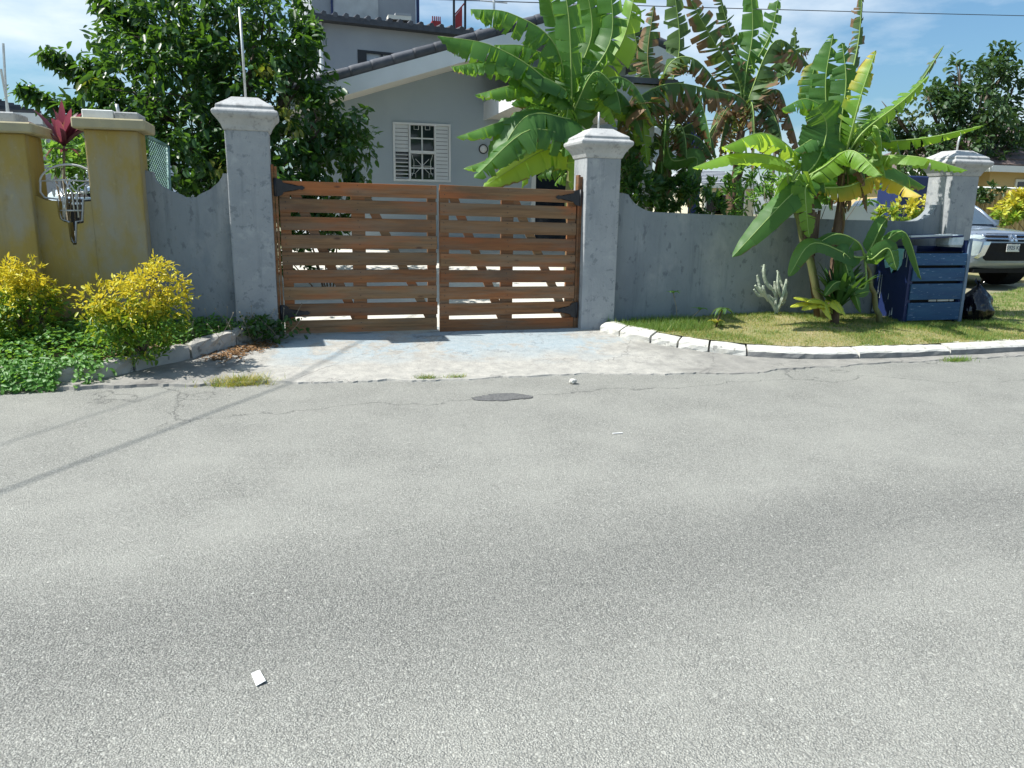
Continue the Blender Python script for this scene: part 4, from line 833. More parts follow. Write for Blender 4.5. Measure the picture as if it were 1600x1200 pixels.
me = bpy.data.meshes.new('rubbish_bag'); bm.to_mesh(me); bm.free(); me.materials.append(bagm); me.polygons.foreach_set('use_smooth', [True] * len(me.polygons))
o = link('rubbish_bag', me, None, (7.36, -.62, gz(7.36, -.62) + .19)); tag(o, 'tied black plastic rubbish bag beside the blue bin', 'rubbish bag'); o.rotation_euler.z = .6
# litter
p = atz(403, 1060, .004); b = B(); q = [(-.004, -.045), (.034, -.03), (.004, .05), (-.03, .035)]
b.prism([(p.x + x * .8, p.y + y) for x, y in q], XY, .003, .0055); b.v = [(x, y, z + (.006 if (x - p.x) > .01 else 0)) for x, y, z in b.v]; tag(b.build('paper_scrap', WHITEP), 'small white paper scrap lying flat on the grey road', 'paper')
p = atz(966, 677, .003); b = B(); b.box((p.x - .045, p.y - .006, .003), (p.x + .035, p.y + .008, .006)); tag(b.build('paper_strip', WHITEP), 'thin pale strip of litter on the road', 'litter')
p = atz(895, 595, .03); bm = bmesh.new(); bmesh.ops.create_icosphere(bm, subdivisions=2, radius=.038)
for v in bm.verts: v.co *= random.uniform(.8, 1.15); v.co.z *= .75
me = bpy.data.meshes.new('loose_stone'); bm.to_mesh(me); bm.free(); me.materials.append(KERBW); o = link('loose_stone', me, None, (p.x, p.y, .027)); tag(o, 'loose white stone lying at the road edge before the gate', 'stone')

# ------------------------------------------------------------------ vegetation helpers
def curve3(P, n):
    P = [Vector(p) for p in P]
    if len(P) == 3:
        c = P[1] * 2 - (P[0] + P[2]) * .5
        return [P[0] * (1-t)**2 + c * 2 * t * (1-t) + P[2] * t * t for t in [i / n for i in range(n + 1)]]
    Q = [P[0] * 2 - P[1]] + P + [P[-1] * 2 - P[-2]]; out = []
    for i in range(n + 1):
        u = i / n * (len(P) - 1); k = min(int(u), len(P) - 2); t = u - k; a, b_, c, d = Q[k:k+4]
        out.append(.5 * ((2*b_) + (c - a) * t + (2*a - 5*b_ + 4*c - d) * t*t + (3*b_ - a - 3*c + d) * t**3))
    return out
def bleaf(parent, pts, w_, hint=(0, 0, 1), fold=.25, droop=.7, tear=.4, dead=0., yel=0., seed=0, mat=None, bl0=.1, rib=.014):
    r_ = random.Random(seed * 7 + 13); n = 56; C = curve3(pts, n); hint = Vector(hint).normalized(); PL = [r_.gauss(0, 1) for _ in range(n + 2)]
    vs, fs, cs = [], [], []; i0 = int(bl0 * n); NV = 5
    fr = []
    for i in range(n + 1):
        T = (C[min(i+1, n)] - C[max(i-1, 0)]).normalized(); S = T.cross(hint)
        S = S.normalized() if S.length > 1e-4 else T.orthogonal().normalized(); fr.append((T, S, S.cross(T)))
    for sd in (1, -1):
        i = i0
        while i < n:
            ln = r_.choice((1, 1, 1, 2, 3)) if tear > .8 else r_.choice((1, 1, 2, 3, 4, 6)) if tear > .5 else r_.choice((3, 5, 9, 14)) if tear > .2 else r_.choice((14, 20, 28))
            j = min(n, i + ln); k0 = len(vs); dl = r_.gauss(0, .4) * tear + .55 * tear * r_.random(); gap = tear * r_.choice((.03, .06, .12, .4) if tear > .8 else (.05, .1, .3, .6)); wl_ = 1 - r_.random() * .32 * max(tear, dead); br = .5 + r_.gauss(0, .13); ed = r_.choice((0, 0, .3, .45, .6)) * (yel < .5); dd = r_.gauss(0, .15) * (dead > 0); sw = r_.uniform(.05, .3) + r_.gauss(0, .22) * (tear > .6)
            for q in range(i, j + 1):
                T, S, Nn = fr[q]; u = max(0.0, (q / n - bl0) / (1 - bl0)); W = w_ * min(1, max(0.0, u) / .16) ** .55 * max(0, 1 - u ** 4.5) ** .7 * wl_
                p = C[q].copy(); step = W / (NV - 1)
                sh = (gap * (1 if q == i else -1 if q == j else 0)) * (C[min(q+1, n)] - C[max(q-1, 0)]).length * .5
                for v in range(NV):
                    f = v / (NV - 1); ang = fold + (droop + dl) * f
                    if v: p = p + (S * sd * math.cos(ang) - Nn * math.sin(ang)) * step + T * step * sw
                    vs.append(p + T * sh * f + Nn * (.05 * w_ * f ** .7 * (PL[q] * .6 + (.5 if q % 2 else -.5)))); e = dead + (f - .45) * (.9 if dead > .05 else 0) + (u - .6) * .4 * (dead > .05) + dd
                    cs.append((min(1, max(0, e)) if dead > .02 else ed * f ** 3 * (.5 + .6 * u), min(1, max(0, yel + (f - .5) * .35 * (yel > .05) + (u - .5) * .4 * (yel > .05))), br, 1))
            m_ = j - i
            for q in range(m_):
                for v in range(NV - 1):
                    a = k0 + q * NV + v; f_ = (a, a + 1, a + NV + 1, a + NV); fs.append(f_ if sd < 0 else f_[::-1])
            i = j
    b = B(); b.add(vs, fs); b.c = cs; o = b.build('leaf', mat or BAN, parent, smooth=True)
    b = B(); st = C[:-2:3] + [C[-2]]; b.tube([p - fr[0][2] * 0 for p in st], [max(.003, rib * (1 - .85 * k / (len(st) - 1)) * (1.5 if k < 2 else 1)) for k in range(len(st))], 6); b.build('midrib', RIBD if dead > .4 else RIB, o, smooth=True)
    return o
CV = Vector((math.sin(_y), math.cos(_y), 0)); TOC = -CV + Vector((0, 0, -.15))     # toward the street
HINT = {'u': Vector((0, 0, 1)), 'c': TOC, 'm': TOC * .7 + Vector((0, 0, .8)), 'b': Vector((.3, .5, 1)), 'l': Vector((-.8, -.3, .5)), 'r': Vector((.8, -.3, .5)), 'f': -CV + Vector((0, 0, .5))}
LSEED = [0]
def banana(base, crown, Y, r0, label, leaves, stemm=STEM, grp='banana plants', basez=None):
    cr = at(*crown, Y); bs = Vector((base[0], base[1], base[2])) if len(base) == 3 else None
    t = thing('banana_plant', bs, label, 'banana plant', grp)
    b = B(); n = 9; pts = [bs.lerp(cr, k / n) + Vector((.02 * math.sin(k * 2.1), 0, 0)) for k in range(n + 1)]; pts[0].z -= .06
    b.tube(pts, [r0 * (1 - .5 * k / n) * random.uniform(.93, 1.05) for k in range(n + 1)], 12); b.build('pseudostem', stemm, t, smooth=True)
    for L in leaves:
        P = [at(x, y, Y + d) for x, y, d in L['p']]; LSEED[0] += 1
        bleaf(t, [cr] + P if L.get('pet', 1) else P, L.get('w', .26) * (1.3 if L.get('m') is BAND else 1.08), HINT[L.get('h', 'u')], L.get('f', .25), L.get('d', .7), L.get('t', .4), L.get('dead', 0), L.get('y', 0), LSEED[0], L.get('m', BAN), L.get('b', .16))
    return t
def D(p, **k): k['p'] = p; return k
def filler(t, crown, Y, n, L, w_, seed, mats, dead=(0, 0), down=.5, zoff=0, tear=.7):
    r_ = random.Random(seed); cr = at(*crown, Y)
    for k in range(n):
        a = k * 2.4 + r_.uniform(-.5, .5); el = r_.uniform(.1, 1.1); l = L * r_.uniform(.6, 1.15); h = Vector((math.cos(a), math.sin(a) * .8, 0)); p0 = cr - Vector((0, 0, r_.uniform(0, zoff)))
        p1 = p0 + h * l * .5 + Vector((0, 0, l * .45 * el)); p2 = p0 + h * l * r_.uniform(.75, 1.0) + Vector((0, 0, l * (el * .6 - down * r_.uniform(.5, 1.5))))
        bleaf(t, [p0, p1, p2], w_ * r_.uniform(.7, 1.2), (0, 0, 1), r_.uniform(.4, .9), r_.uniform(.6, 1.2), tear, r_.uniform(*dead), r_.choice((0, 0, .15)), seed * 50 + k, r_.choice(mats), .18)
def drystrips(t, base, crown, Y, n, seed):
    r_ = random.Random(seed); cr = at(*crown, Y); bs = Vector(base)
    for k in range(n):
        p = bs.lerp(cr, r_.uniform(.35, .98)); a = r_.uniform(0, 6.28); h = Vector((math.cos(a), math.sin(a), 0)); l = r_.uniform(.2, .5)
        bleaf(t, [p + h * .05, p + h * .13 - Vector((0, 0, l * .4)), p + h * .1 - Vector((0, 0, l))], r_.uniform(.03, .06), (h.x, h.y, .3), .5, 1.2, .4, .9, 0, seed * 70 + k, BAND, .02, .006)

# plant with the broad leaves over the gate end
bt = banana((2.25, 1.5, .2), (893, 190), 1.5, .13, 'tall banana plant with broad torn leaves leaning over the gate beside the pillar', [
    D([(868, 72, -.2), (800, 22, -.2), (735, 14, -.2)], w=.30, d=1.0, t=.75, f=.6), D([(850, 122, -.4), (770, 72, -.5), (684, 56, -.5)], w=.33, d=.9, t=.6, f=.7), D([(872, 108, .1), (825, 74, .1), (772, 70, .1)], w=.3, d=1.0, t=.8, f=.6),
    D([(880, 138, -.3), (780, 98, -.5), (705, 104, -.6)], w=.24, d=.7, t=.6, f=.4), D([(885, 155, -.2), (815, 133, -.3), (742, 148, -.3)], w=.22, d=.9, t=.6, f=.5), D([(880, 190, -.3), (810, 184, -.5), (713, 214, -.6)], w=.24, d=.7, t=.6, f=.5),
    D([(885, 185, -.5), (822, 182, -.7), (768, 262, -.8)], w=.36, d=.35, t=.3, f=.15, h='m'), D([(888, 210, -.6), (822, 205, -.8), (740, 278, -.9)], w=.30, d=.4, t=.6, f=.2, h='m'), D([(885, 235, -.2), (800, 240, -.4), (724, 263, -.4)], w=.2, d=.6, t=.5, f=.5),
    D([(888, 240, -.4), (850, 235, -.6), (755, 292, -.7)], w=.27, d=.3, t=.35, f=.2, h='m', m=BANY),
    D([(890, 130, .1), (872, 50, .1), (850, -30, 0)], w=.28, h='c', d=.4, t=.6, f=.4), D([(893, 130, -.2), (888, 20, -.3), (870, -70, -.3)], w=.27, h='c', d=.5, t=.55, f=.3), D([(897, 130, .2), (925, 50, .2), (912, -40, .2)], w=.3, h='c', d=.4, t=.5, f=.3),
    D([(905, 140, 0), (955, 60, 0), (950, -60, 0)], w=.3, h='c', d=.6, t=.8, f=.4), D([(905, 150, .3), (970, 70, .3), (1000, -50, .3)], w=.3, h='f', d=.5, t=.7, f=.3, m=BANY), D([(900, 165, -.2), (930, 112, -.4), (965, 140, -.5)], w=.27, d=.5, t=.55, f=.4, h='m'),
    D([(895, 190, .4), (935, 150, .5), (985, 200, .5)], w=.25, d=.9, t=.7, f=.5), D([(893, 215, -.4), (905, 230, -.7), (893, 296, -.8)], w=.17, d=.3, t=.6, f=.3, h='c', m=BANY), D([(893, 180, .5), (845, 150, .6), (800, 160, .6)], w=.25, d=.9, t=.4, f=.5)])
filler(bt, (893, 165), 1.7, 14, 1.15, .26, 11, [BAN, BAN, BANY], down=.6, zoff=.3, tear=.6)
filler(bt, (905, 260), 1.9, 7, .8, .2, 12, [BAN], down=.5, zoff=.4)
# browned plants in the yard
bt = banana((4.0, 2.3, .2), (1040, 205), 2.3, .14, 'browned banana plant with hanging tattered leaves behind the wall', [
    D([(1025, 150, 0), (1012, 90, 0), (1022, 8, 0)], w=.22, h='c', d=.6, t=.9, f=.3, dead=.42, m=BAND), D([(1045, 150, .2), (1062, 70, .2), (1050, -40, .2)], w=.24, h='c', d=.5, t=.8, f=.3, m=BAND), D([(1035, 160, .1), (1000, 90, .2), (985, 10, .2)], w=.25, h='c', d=.6, t=.85, f=.3, m=BAND),
    D([(1040, 110, -.2), (1085, 92, -.3), (1145, 160, -.3)], w=.25, d=1.1, t=.9, f=.7, dead=.33, m=BAND), D([(990, 165, -.5), (1050, 130, -.5), (1148, 150, -.6)], w=.42, d=.9, t=.85, f=.9, dead=.36, m=BAND), D([(1010, 160, -.2), (990, 150, -.3), (955, 225, -.4)], w=.2, d=.8, t=.9, f=.5, dead=.6, m=BAND),
    D([(1020, 190, -.3), (1005, 185, -.4), (1012, 262, -.5)], w=.2, d=.4, t=.7, f=.4, h='c', m=BANY), D([(1050, 180, 0), (1085, 170, 0), (1120, 245, 0)], w=.2, d=1.0, t=.95, f=.7, dead=.7, m=BAND), D([(1030, 215, .2), (985, 225, .2), (985, 300, .2)], w=.22, d=.6, t=.5, f=.4, m=BAN),
    D([(1030, 270, .3), (1000, 250, .2), (975, 290, .1)], w=.2, d=.4, t=.4, m=BAN), D([(1050, 250, -.3), (1090, 250, -.4), (1058, 330, -.5)], w=.14, d=.3, t=.3, h='c', m=BAN)])
filler(bt, (1040, 195), 2.3, 16, 1.1, .26, 13, [BAND, BAND, BAN], (0, .6), .9, .4, .9)
filler(bt, (1030, 255), 2.4, 10, .8, .22, 14, [BAN, BAND], (0, .1), .7, .5, .6)
drystrips(bt, (4.0, 2.3, .2), (1040, 205), 2.3, 8, 3)
bt = banana((5.7, 3.2, .2), (1158, 205), 3.2, .14, 'tall withered banana plant with ragged upright leaves against the sky', [
    D([(1155, 130, 0), (1118, 70, 0), (1072, -12, 0)], w=.3, h='c', d=.5, t=.9, f=.3, dead=.4, m=BAND), D([(1158, 120, .2), (1140, 50, .2), (1118, -25, .2)], w=.2, h='c', d=.7, t=.9, f=.4, dead=.12, m=BAND), D([(1165, 120, 0), (1176, 50, 0), (1172, -40, 0)], w=.27, h='c', d=.4, t=.8, f=.3, dead=.05, m=BAN),
    D([(1170, 120, .2), (1205, 50, .2), (1220, -30, .2)], w=.22, h='c', d=.5, t=.9, f=.4, m=BAN), D([(1175, 140, -.2), (1215, 62, -.2), (1275, 112, -.2)], w=.32, d=1.0, t=.9, f=.8, dead=.35, m=BAND), D([(1165, 160, -.3), (1115, 140, -.3), (1060, 175, -.3)], w=.22, d=1.1, t=.95, f=.8, dead=.5, m=BAND),
    D([(1170, 165, -.2), (1215, 140, -.2), (1235, 190, -.2)], w=.2, d=1.2, t=.95, f=.8, dead=.6, m=BAND), D([(1175, 140, .3), (1235, 110, .3), (1243, 42, .3)], w=.15, h='c', d=.5, t=.9, f=.3, m=BAND), D([(1180, 130, .5), (1240, 80, .5), (1268, 75, .5)], w=.22, d=.9, t=.9, f=.6, dead=.3, m=BAND),
    D([(1165, 185, -.2), (1140, 165, -.2), (1105, 230, -.3)], w=.15, d=.9, t=.95, f=.6, dead=.75, m=BAND), D([(1175, 190, -.2), (1205, 165, -.2), (1188, 232, -.2)], w=.13, d=.9, t=.95, f=.6, dead=.75, m=BAND)], STEMD)
filler(bt, (1160, 185), 3.2, 14, 1.15, .24, 15, [BAND], (.1, .65), .9, .3, .95)
drystrips(bt, (5.7, 3.2, .2), (1158, 205), 3.2, 16, 4)
# clump on the verge in front of the wall
bt = banana((5.06, -.5, .24), (1232, 292), -.45, .06, 'bright green banana plant with flat drooping leaves before the wall', [
    D([(1245, 245, .1), (1195, 208, -.2), (1128, 230, -.6)], w=.25, d=.6, t=.6, f=.45, m=BANY), D([(1222, 250, -.2), (1150, 240, -.4), (1082, 262, -.5)], w=.19, d=.5, t=.1, f=.3, m=BANY),
    D([(1275, 255, -.1), (1292, 200, -.1), (1277, 166, -.1)], w=.3, h='c', d=.15, t=.05, f=.05), D([(1295, 192, .1), (1262, 155, .1), (1221, 170, .1)], w=.2, d=.6, t=.6, f=.5), D([(1285, 262, -.2), (1330, 235, -.5), (1378, 274, -.9)], w=.22, d=.5, t=.6, f=.35, h='m', m=BANY),
    D([(1318, 292, -.1), (1375, 276, -.15), (1440, 306, -.7)], w=.19, d=.4, t=.55, f=.5, h='m', y=.62, m=BANY), D([(1310, 275, .2), (1380, 258, .25), (1446, 292, .3)], w=.25, d=.5, t=.15, f=.7, y=.12), D([(1345, 250, 0), (1425, 244, -.5), (1512, 266, -.9)], w=.16, d=.6, t=.7, f=.6, m=BANY),
    D([(1262, 288, -.2), (1258, 300, -.3), (1264, 372, -.35)], w=.17, h='c', d=.25, t=.75, f=.15, m=BANY), D([(1258, 285, -.15), (1225, 315, -.25), (1144, 402, -.3)], w=.19, d=.3, t=.15, f=.2, h='m')])
filler(bt, (1250, 290), -.3, 7, .6, .17, 16, [BAN, BANY], down=.6, zoff=.15, tear=.4)
bt = banana((5.2, -.42, .25), (1318, 250), -.4, .075, 'taller banana plant on the verge with upright leaves and a brown papery stem', [
    D([(1298, 215, 0), (1290, 130, .0), (1302, 52, 0)], w=.24, h='c', d=.3, t=.65, f=.3), D([(1312, 210, -.2), (1322, 130, -.2), (1316, 66, -.15)], w=.2, h='c', d=.4, t=.7, f=.35), D([(1328, 215, -.3), (1345, 150, -.4), (1369, 78, -.4)], w=.2, h='c', d=.35, t=.7, f=.55, y=.3, m=BANY),
    D([(1345, 200, .1), (1420, 150, .2), (1476, 70, .3)], w=.14, h='f', d=1.0, t=.95, f=.5, dead=.12, m=BAND), D([(1350, 205, -.1), (1410, 158, -.1), (1452, 118, -.1)], w=.15, h='f', d=.6, t=.65, f=.4, m=BANY), D([(1360, 225, .1), (1450, 215, -.3), (1538, 196, -.6)], w=.14, h='f', d=.9, t=.8, f=.5, m=BANY),
    D([(1290, 200, .2), (1268, 140, .2), (1275, 95, .2)], w=.2, h='c', d=.5, t=.6, f=.3, y=.2), D([(1325, 150, .4), (1342, 60, .5), (1348, -25, .5)], w=.14, h='c', d=.7, t=.95, f=.4, dead=.4, m=BAND), D([(1335, 235, .1), (1360, 190, .1), (1355, 165, .1)], w=.2, h='c', d=.5, t=.6, f=.3),
    D([(1340, 245, .1), (1385, 200, .1), (1400, 235, .1)], w=.15, d=.7, t=.8, f=.5, m=BANY), D([(1330, 255, -.2), (1345, 235, -.2), (1352, 290, -.2)], w=.15, d=.8, t=.8, f=.5, dead=.3, m=BAND), D([(1305, 245, -.1), (1280, 215, -.1), (1240, 235, -.1)], w=.2, d=.8, t=.5, f=.5)], STEMD)
filler(bt, (1335, 225), -.25, 16, .75, .18, 17, [BAN, BAN, BANY], (0, .05), .6, .3, .7)
filler(bt, (1318, 255), -.3, 6, .6, .15, 18, [BAND], (.4, .7), 1.2, .2, .9)
drystrips(bt, (5.2, -.42, .25), (1318, 260), -.4, 18, 5)
banana((5.72, -.72, .24), (1352, 402), -.72, .04, 'young banana sucker with small dark leaves beside the blue bin', [
    D([(1362, 385, 0), (1378, 352, 0), (1386, 342, 0)], w=.11, h='c', d=.3, t=.05, f=.2), D([(1362, 398, -.1), (1412, 362, -.2), (1440, 438, -.25)], w=.10, d=.5, t=.1, f=.3, h='m'), D([(1362, 405, -.15), (1388, 388, -.25), (1401, 422, -.3)], w=.11, d=.3, t=.05, f=.1, h='c'),
    D([(1340, 378, -.05), (1305, 366, -.1), (1262, 392, -.1)], w=.14, d=.5, t=.05, f=.4, h='m'), D([(1330, 400, -.1), (1270, 380, -.2), (1232, 432, -.25)], w=.13, d=.3, t=.05, f=.2, h='m'), D([(1335, 410, -.1), (1318, 400, -.15), (1345, 490, -.2)], w=.12, d=.4, t=.2, f=.3, h='c'), D([(1350, 450, -.15), (1310, 440, -.2), (1288, 462, -.2)], w=.1, d=.5, t=.1, f=.4, h='m')])
# dry hanging sheath below the bright crown
tb = thing('dry_banana_stalk', (5.0, -.5, .25), 'dry brown hanging banana sheath below the bright crown', 'dry stalk')
for k in range(7):
    q = at(1258 + k * 3, 372 + (k % 3) * 3, -.55 + .02 * k); b = B(); b.tube([q + Vector((0, 0, .35)), q, q - Vector((.02 * math.sin(k), 0, .14 + .04 * (k % 2)))], [.02, .022, .006], 6); b.build('sheath', STEMD, tb, smooth=True)
b = B(); b.tube([(5.0, -.44, .22), at(1262, 370, -.46), at(1245, 300, -.45)], [.05, .045, .03], 8); b.build('stalk', STEMD, tb, smooth=True)

def leafcloud(name, P, Dr, Nr, L, Wd, mat, parent=None, col=None, origin=None, curl=.15):
    P = np.asarray(P); n = len(P); Dr = Dr / np.linalg.norm(Dr, axis=1, keepdims=True); S = np.cross(Dr, Nr); S /= np.maximum(1e-6, np.linalg.norm(S, axis=1, keepdims=True)); U = np.cross(S, Dr)
    L = np.broadcast_to(np.asarray(L, float), (n,))[:, None]; Wd = np.broadcast_to(np.asarray(Wd, float), (n,))[:, None]
    V = np.empty((n, 6, 3)); V[:, 0] = P; V[:, 1] = P + Dr * L * .3 + S * Wd * .42 + U * Wd * .12; V[:, 2] = P + Dr * L * .66 + S * Wd * .4 + U * Wd * (.12 - curl)
    V[:, 3] = P + Dr * L - U * L * curl; V[:, 4] = P + Dr * L * .66 - S * Wd * .4 + U * Wd * (.12 - curl); V[:, 5] = P + Dr * L * .3 - S * Wd * .42 + U * Wd * .12
    k = np.arange(n)[:, None] * 6; F = np.concatenate([np.concatenate([k, k+1, k+2, k+3], 1), np.concatenate([k, k+3, k+4, k+5], 1)])
    c = None if col is None else np.repeat(np.asarray(col), 6, axis=0)
    o = npmesh(name, V.reshape(-1, 3), F, mat, parent, c, origin); return o
def unit(n): v = rng.normal(size=(n, 3)); return v / np.linalg.norm(v, axis=1, keepdims=True)
def crown_pts(blobs, per_m2, nleaf, spread, inner=.72, stretch=1.0):
    Ps, Ds, Ns, Cs = [], [], [], []
    for (c, r_) in blobs:
        nc = max(3, int(per_m2 * 12.6 * r_ * r_)); d = unit(nc); d[:, 2] *= .9; rad = r_ * rng.uniform(inner, 1.06, nc)[:, None]
        cc = np.array(c[:]) + d * rad; br = np.clip(rng.normal(.5, .16, nc), .1, .95); yl = (rng.random(nc) < .07) * rng.uniform(.1, .4, nc)
        for k in range(nc):
            ax = d[k] + rng.normal(0, .5, 3); ax[2] += .1; ax /= np.linalg.norm(ax); m_ = nleaf
            s = rng.uniform(-.5, 1, m_)[:, None]; p = cc[k] + ax * s * spread * stretch + rng.normal(0, spread * .38, (m_, 3))
            dr = ax * .7 + rng.normal(0, .55, (m_, 3)); dr[:, 2] -= .45
            nn = rng.normal(0, .5, (m_, 3)) + np.array([0, 0, 1.0])
            Ps.append(p); Ds.append(dr); Ns.append(nn); Cs.append(np.stack([np.zeros(m_), np.full(m_, yl[k]), np.clip(br[k] + rng.normal(0, .08, m_), 0, 1), np.ones(m_)], 1))
    return np.concatenate(Ps), np.concatenate(Ds), np.concatenate(Ns), np.concatenate(Cs)
def tree(name, base, blobs, limbs, r0, label, mat, per, nl, spread, L, Wd, grp=None, stretch=1.0, extra=None):
    t = thing(name, base, label, 'tree', grp); b = B(); base = Vector(base); fork = base.lerp(Vector(blobs[0][0]), .4); fork.x, fork.y = base.x + .05, base.y
    b.tube([base - Vector((0, 0, .15)), base.lerp(fork, .5) + Vector((.03, 0, 0)), fork], [r0, r0 * .85, r0 * .75], 10)
    for c, r_ in blobs[:limbs]:
        c = Vector(c); m_ = fork.lerp(c, .5) + Vector((random.uniform(-.1, .1), random.uniform(-.1, .1), .08)); b.tube([fork, m_, c, c + (c - fork) * .15], [r0 * .55, r0 * .35, r0 * .18, .008], 7)
        for k in range(4):
            e = c + Vector(unit(1)[0]) * r_ * .9; b.tube([m_.lerp(c, .5), c.lerp(e, .5), e], [r0 * .15, r0 * .1, .005], 5)
    b.build('trunk', BARK, t, smooth=True)
    P, Dd, Nn, Cc = crown_pts(blobs, per, nl, spread, stretch=stretch)
    if extra is not None: P, Dd, Nn, Cc = [np.concatenate(q) for q in zip((P, Dd, Nn, Cc), extra)]
    o = sz = rng.uniform(.5, 1.35, len(P)); leafcloud('crown', P, Dd, Nn, L * sz, Wd * sz * rng.uniform(.8, 1.2, len(P)), mat, t, Cc); return t
PX = lambda L, Y, s: [(at(x, y, Y + d), r_ * s) for x, y, r_, d in L]
blobs = PX([(330, 160, 105, 0), (270, 70, 85, .2), (335, 15, 80, .4), (395, 90, 85, .1), (425, 35, 55, .5), (245, 150, 85, -.2), (440, 180, 80, -.1), (500, 205, 52, -.2), (455, 120, 50, .2), (300, 235, 85, -.5), (420, 262, 75, -.5), (205, 185, 48, 0), (215, 60, 48, .3), (150, 195, 38, 0), (190, 245, 48, -.3), (520, 235, 36, -.3), (535, 195, 34, -.2), (545, 225, 30, -.4), (250, 20, 40, .4), (480, 280, 40, -.4), (130, 230, 36, 0), (350, 290, 60, -.6), (250, 285, 45, -.5)], 2.6, .0098)
def spray(pts, Y, n, sp):
    Q = curve3([at(x, y, Y) for x, y in pts], 20); p = np.array([Q[i][:] for i in rng.integers(0, 21, n)]) + rng.normal(0, sp, (n, 3)); d = rng.normal(0, .5, (n, 3)); d[:, 2] -= .6; d[:, 0] -= .3
    return p, d, rng.normal(0, .4, (n, 3)) + np.array([0, 0, 1.0]), np.stack([np.zeros(n), np.zeros(n), np.clip(rng.normal(.42, .1, n), 0, 1), np.ones(n)], 1)
ex = [spray(*a) for a in (([(180, 150), (120, 110), (72, 82)], 2.6, 420, .055), ([(160, 190), (90, 160), (30, 140)], 2.6, 380, .05), ([(190, 130), (160, 110), (140, 95)], 2.6, 180, .05), ([(240, 60), (190, 20), (155, 0)], 2.8, 340, .06), ([(470, 90), (480, 50), (470, 45)], 2.6, 160, .05), ([(540, 260), (560, 275), (562, 285)], 2.2, 120, .06), ([(480, 130), (492, 70), (496, 48)], 2.7, 110, .05))]
ex = [np.concatenate(q) for q in zip(*ex)]
tree('yard_tree', (-2.6, 2.6, .2), blobs, 12, .13, 'dense dark green leafy tree filling the yard behind the tall pillar', TREEL, 10, 17, .15, .125, .062, extra=ex)
blobs = PX([(1480, 190, 34, 0), (1500, 125, 34, 0), (1550, 115, 34, .5), (1530, 170, 40, -.5), (1455, 165, 26, 0), (1430, 205, 26, 0), (1398, 215, 20, .5), (1580, 145, 28, .5), (1560, 200, 36, 0), (1510, 228, 42, -.5), (1455, 232, 34, -.5), (1585, 215, 30, -.5), (1395, 180, 14, 0), (1420, 240, 30, -.3), (1570, 100, 24, 0)], 13, .020)
tree('distant_tree', (at(1505, 300, 13).x, 13, .25), blobs, 14, .2, 'open crowned tree standing beyond the end pillar and bungalow', TREER, 3.2, 24, .3, .22, .12)

# shrubs -----------------------------------------------------------------
def shrub(name, base, blobs, label, mat, cat='shrub', per=60, nl=14, spread=.055, L=.05, Wd=.022, gold=True, stems=7, grp=None, zmid=None):
    t = thing(name, base, label, cat, grp); b = B()
    for k in range(stems):
        c = blobs[k % len(blobs)]; e = Vector(c[0]) + Vector(unit(1)[0]) * c[1] * .7; b.tube([Vector(base) + Vector((random.uniform(-.04, .04), random.uniform(-.04, .04), -.03)), Vector(base).lerp(e, .5) + Vector((0, 0, .03)), e], [.014, .01, .004], 5)
    b.build('stem', BARK, t, smooth=True)
    P, Dd, Nn, Cc = crown_pts(blobs, per, nl, spread, .6); Dd[:, 2] += .55
    if gold:
        z = P[:, 2]; z0 = zmid or (np.percentile(z, 35)); h = np.percentile(z, 95) - z0; f = np.clip((z - z0) / max(h, .3), 0, 1)
        rad = np.min([np.linalg.norm(P - np.array(c[0][:]), axis=1) / c[1] for c in blobs], axis=0); Cc[:, 1] = np.clip(f * 1.15 + .12 + rng.normal(0, .2, len(z)) + (rad - .8) * .3, 0, .95)
    sz = rng.uniform(.5, 1.45, len(P)); leafcloud('foliage', P, Dd, Nn, L * sz, Wd * sz * rng.uniform(.75, 1.25, len(P)), mat, t, Cc); return t
bp = lambda L, Y: [(at(x, y, Y + d), r_) for x, y, r_, d in L]
sb = (-3.06, -1.25, gz(-3.06, -1.25, BL)); YB = -1.25
shrub('golden_shrub', sb, bp([(205, 470, .30, 0), (245, 450, .25, .1), (160, 475, .20, 0), (255, 500, .22, .05), (200, 510, .26, -.05), (165, 505, .18, -.1), (268, 475, .16, 0), (225, 535, .2, -.1), (250, 425, .11, .1)], YB), 'golden leaved shrub by the kerb with green lower leaves in front of the grey wall', GOLD, zmid=.45)
sb = (-4.15, -.75, gz(-4.15, -.75, BL)); shrub('golden_shrub', sb, bp([(20, 450, .28, 0), (60, 460, .2, 0), (30, 480, .27, -.1), (-20, 470, .3, 0), (45, 425, .12, 0), (80, 475, .13, .05), (-10, 500, .28, -.1)], -.75), 'golden and dark green shrub growing against the mustard pier', GOLD, zmid=.62)
shrub('low_hedge', (7.0, .55, .2), bp([(1385, 335, .12, 0), (1410, 330, .15, 0), (1440, 325, .17, 0), (1462, 322, .13, .1), (1360, 342, .09, 0)], .55), 'bright yellow green hedge plant peeping over the wall by the end pillar', LIME, per=45, L=.09, Wd=.04, stems=5, zmid=1.6)
shrub('croton_shrub', (16.2, 5.6, .25), bp([(1590, 325, .35, 0), (1600, 310, .3, 0), (1575, 335, .25, 0), (1620, 325, .4, 0)], 5.6), 'yellow variegated shrub before the tan sheet fence', LIME, per=20, L=.14, Wd=.07, zmid=1.6)
shrub('fence_creeper', (15.6, 7.6, .25), bp([(1525, 305, .25, 0), (1545, 300, .2, 0), (1515, 320, .3, 0), (1565, 298, .12, 0)], 7.7), 'dark creeper hanging over the tan sheet fence', TREER, per=14, L=.12, Wd=.06, gold=False)
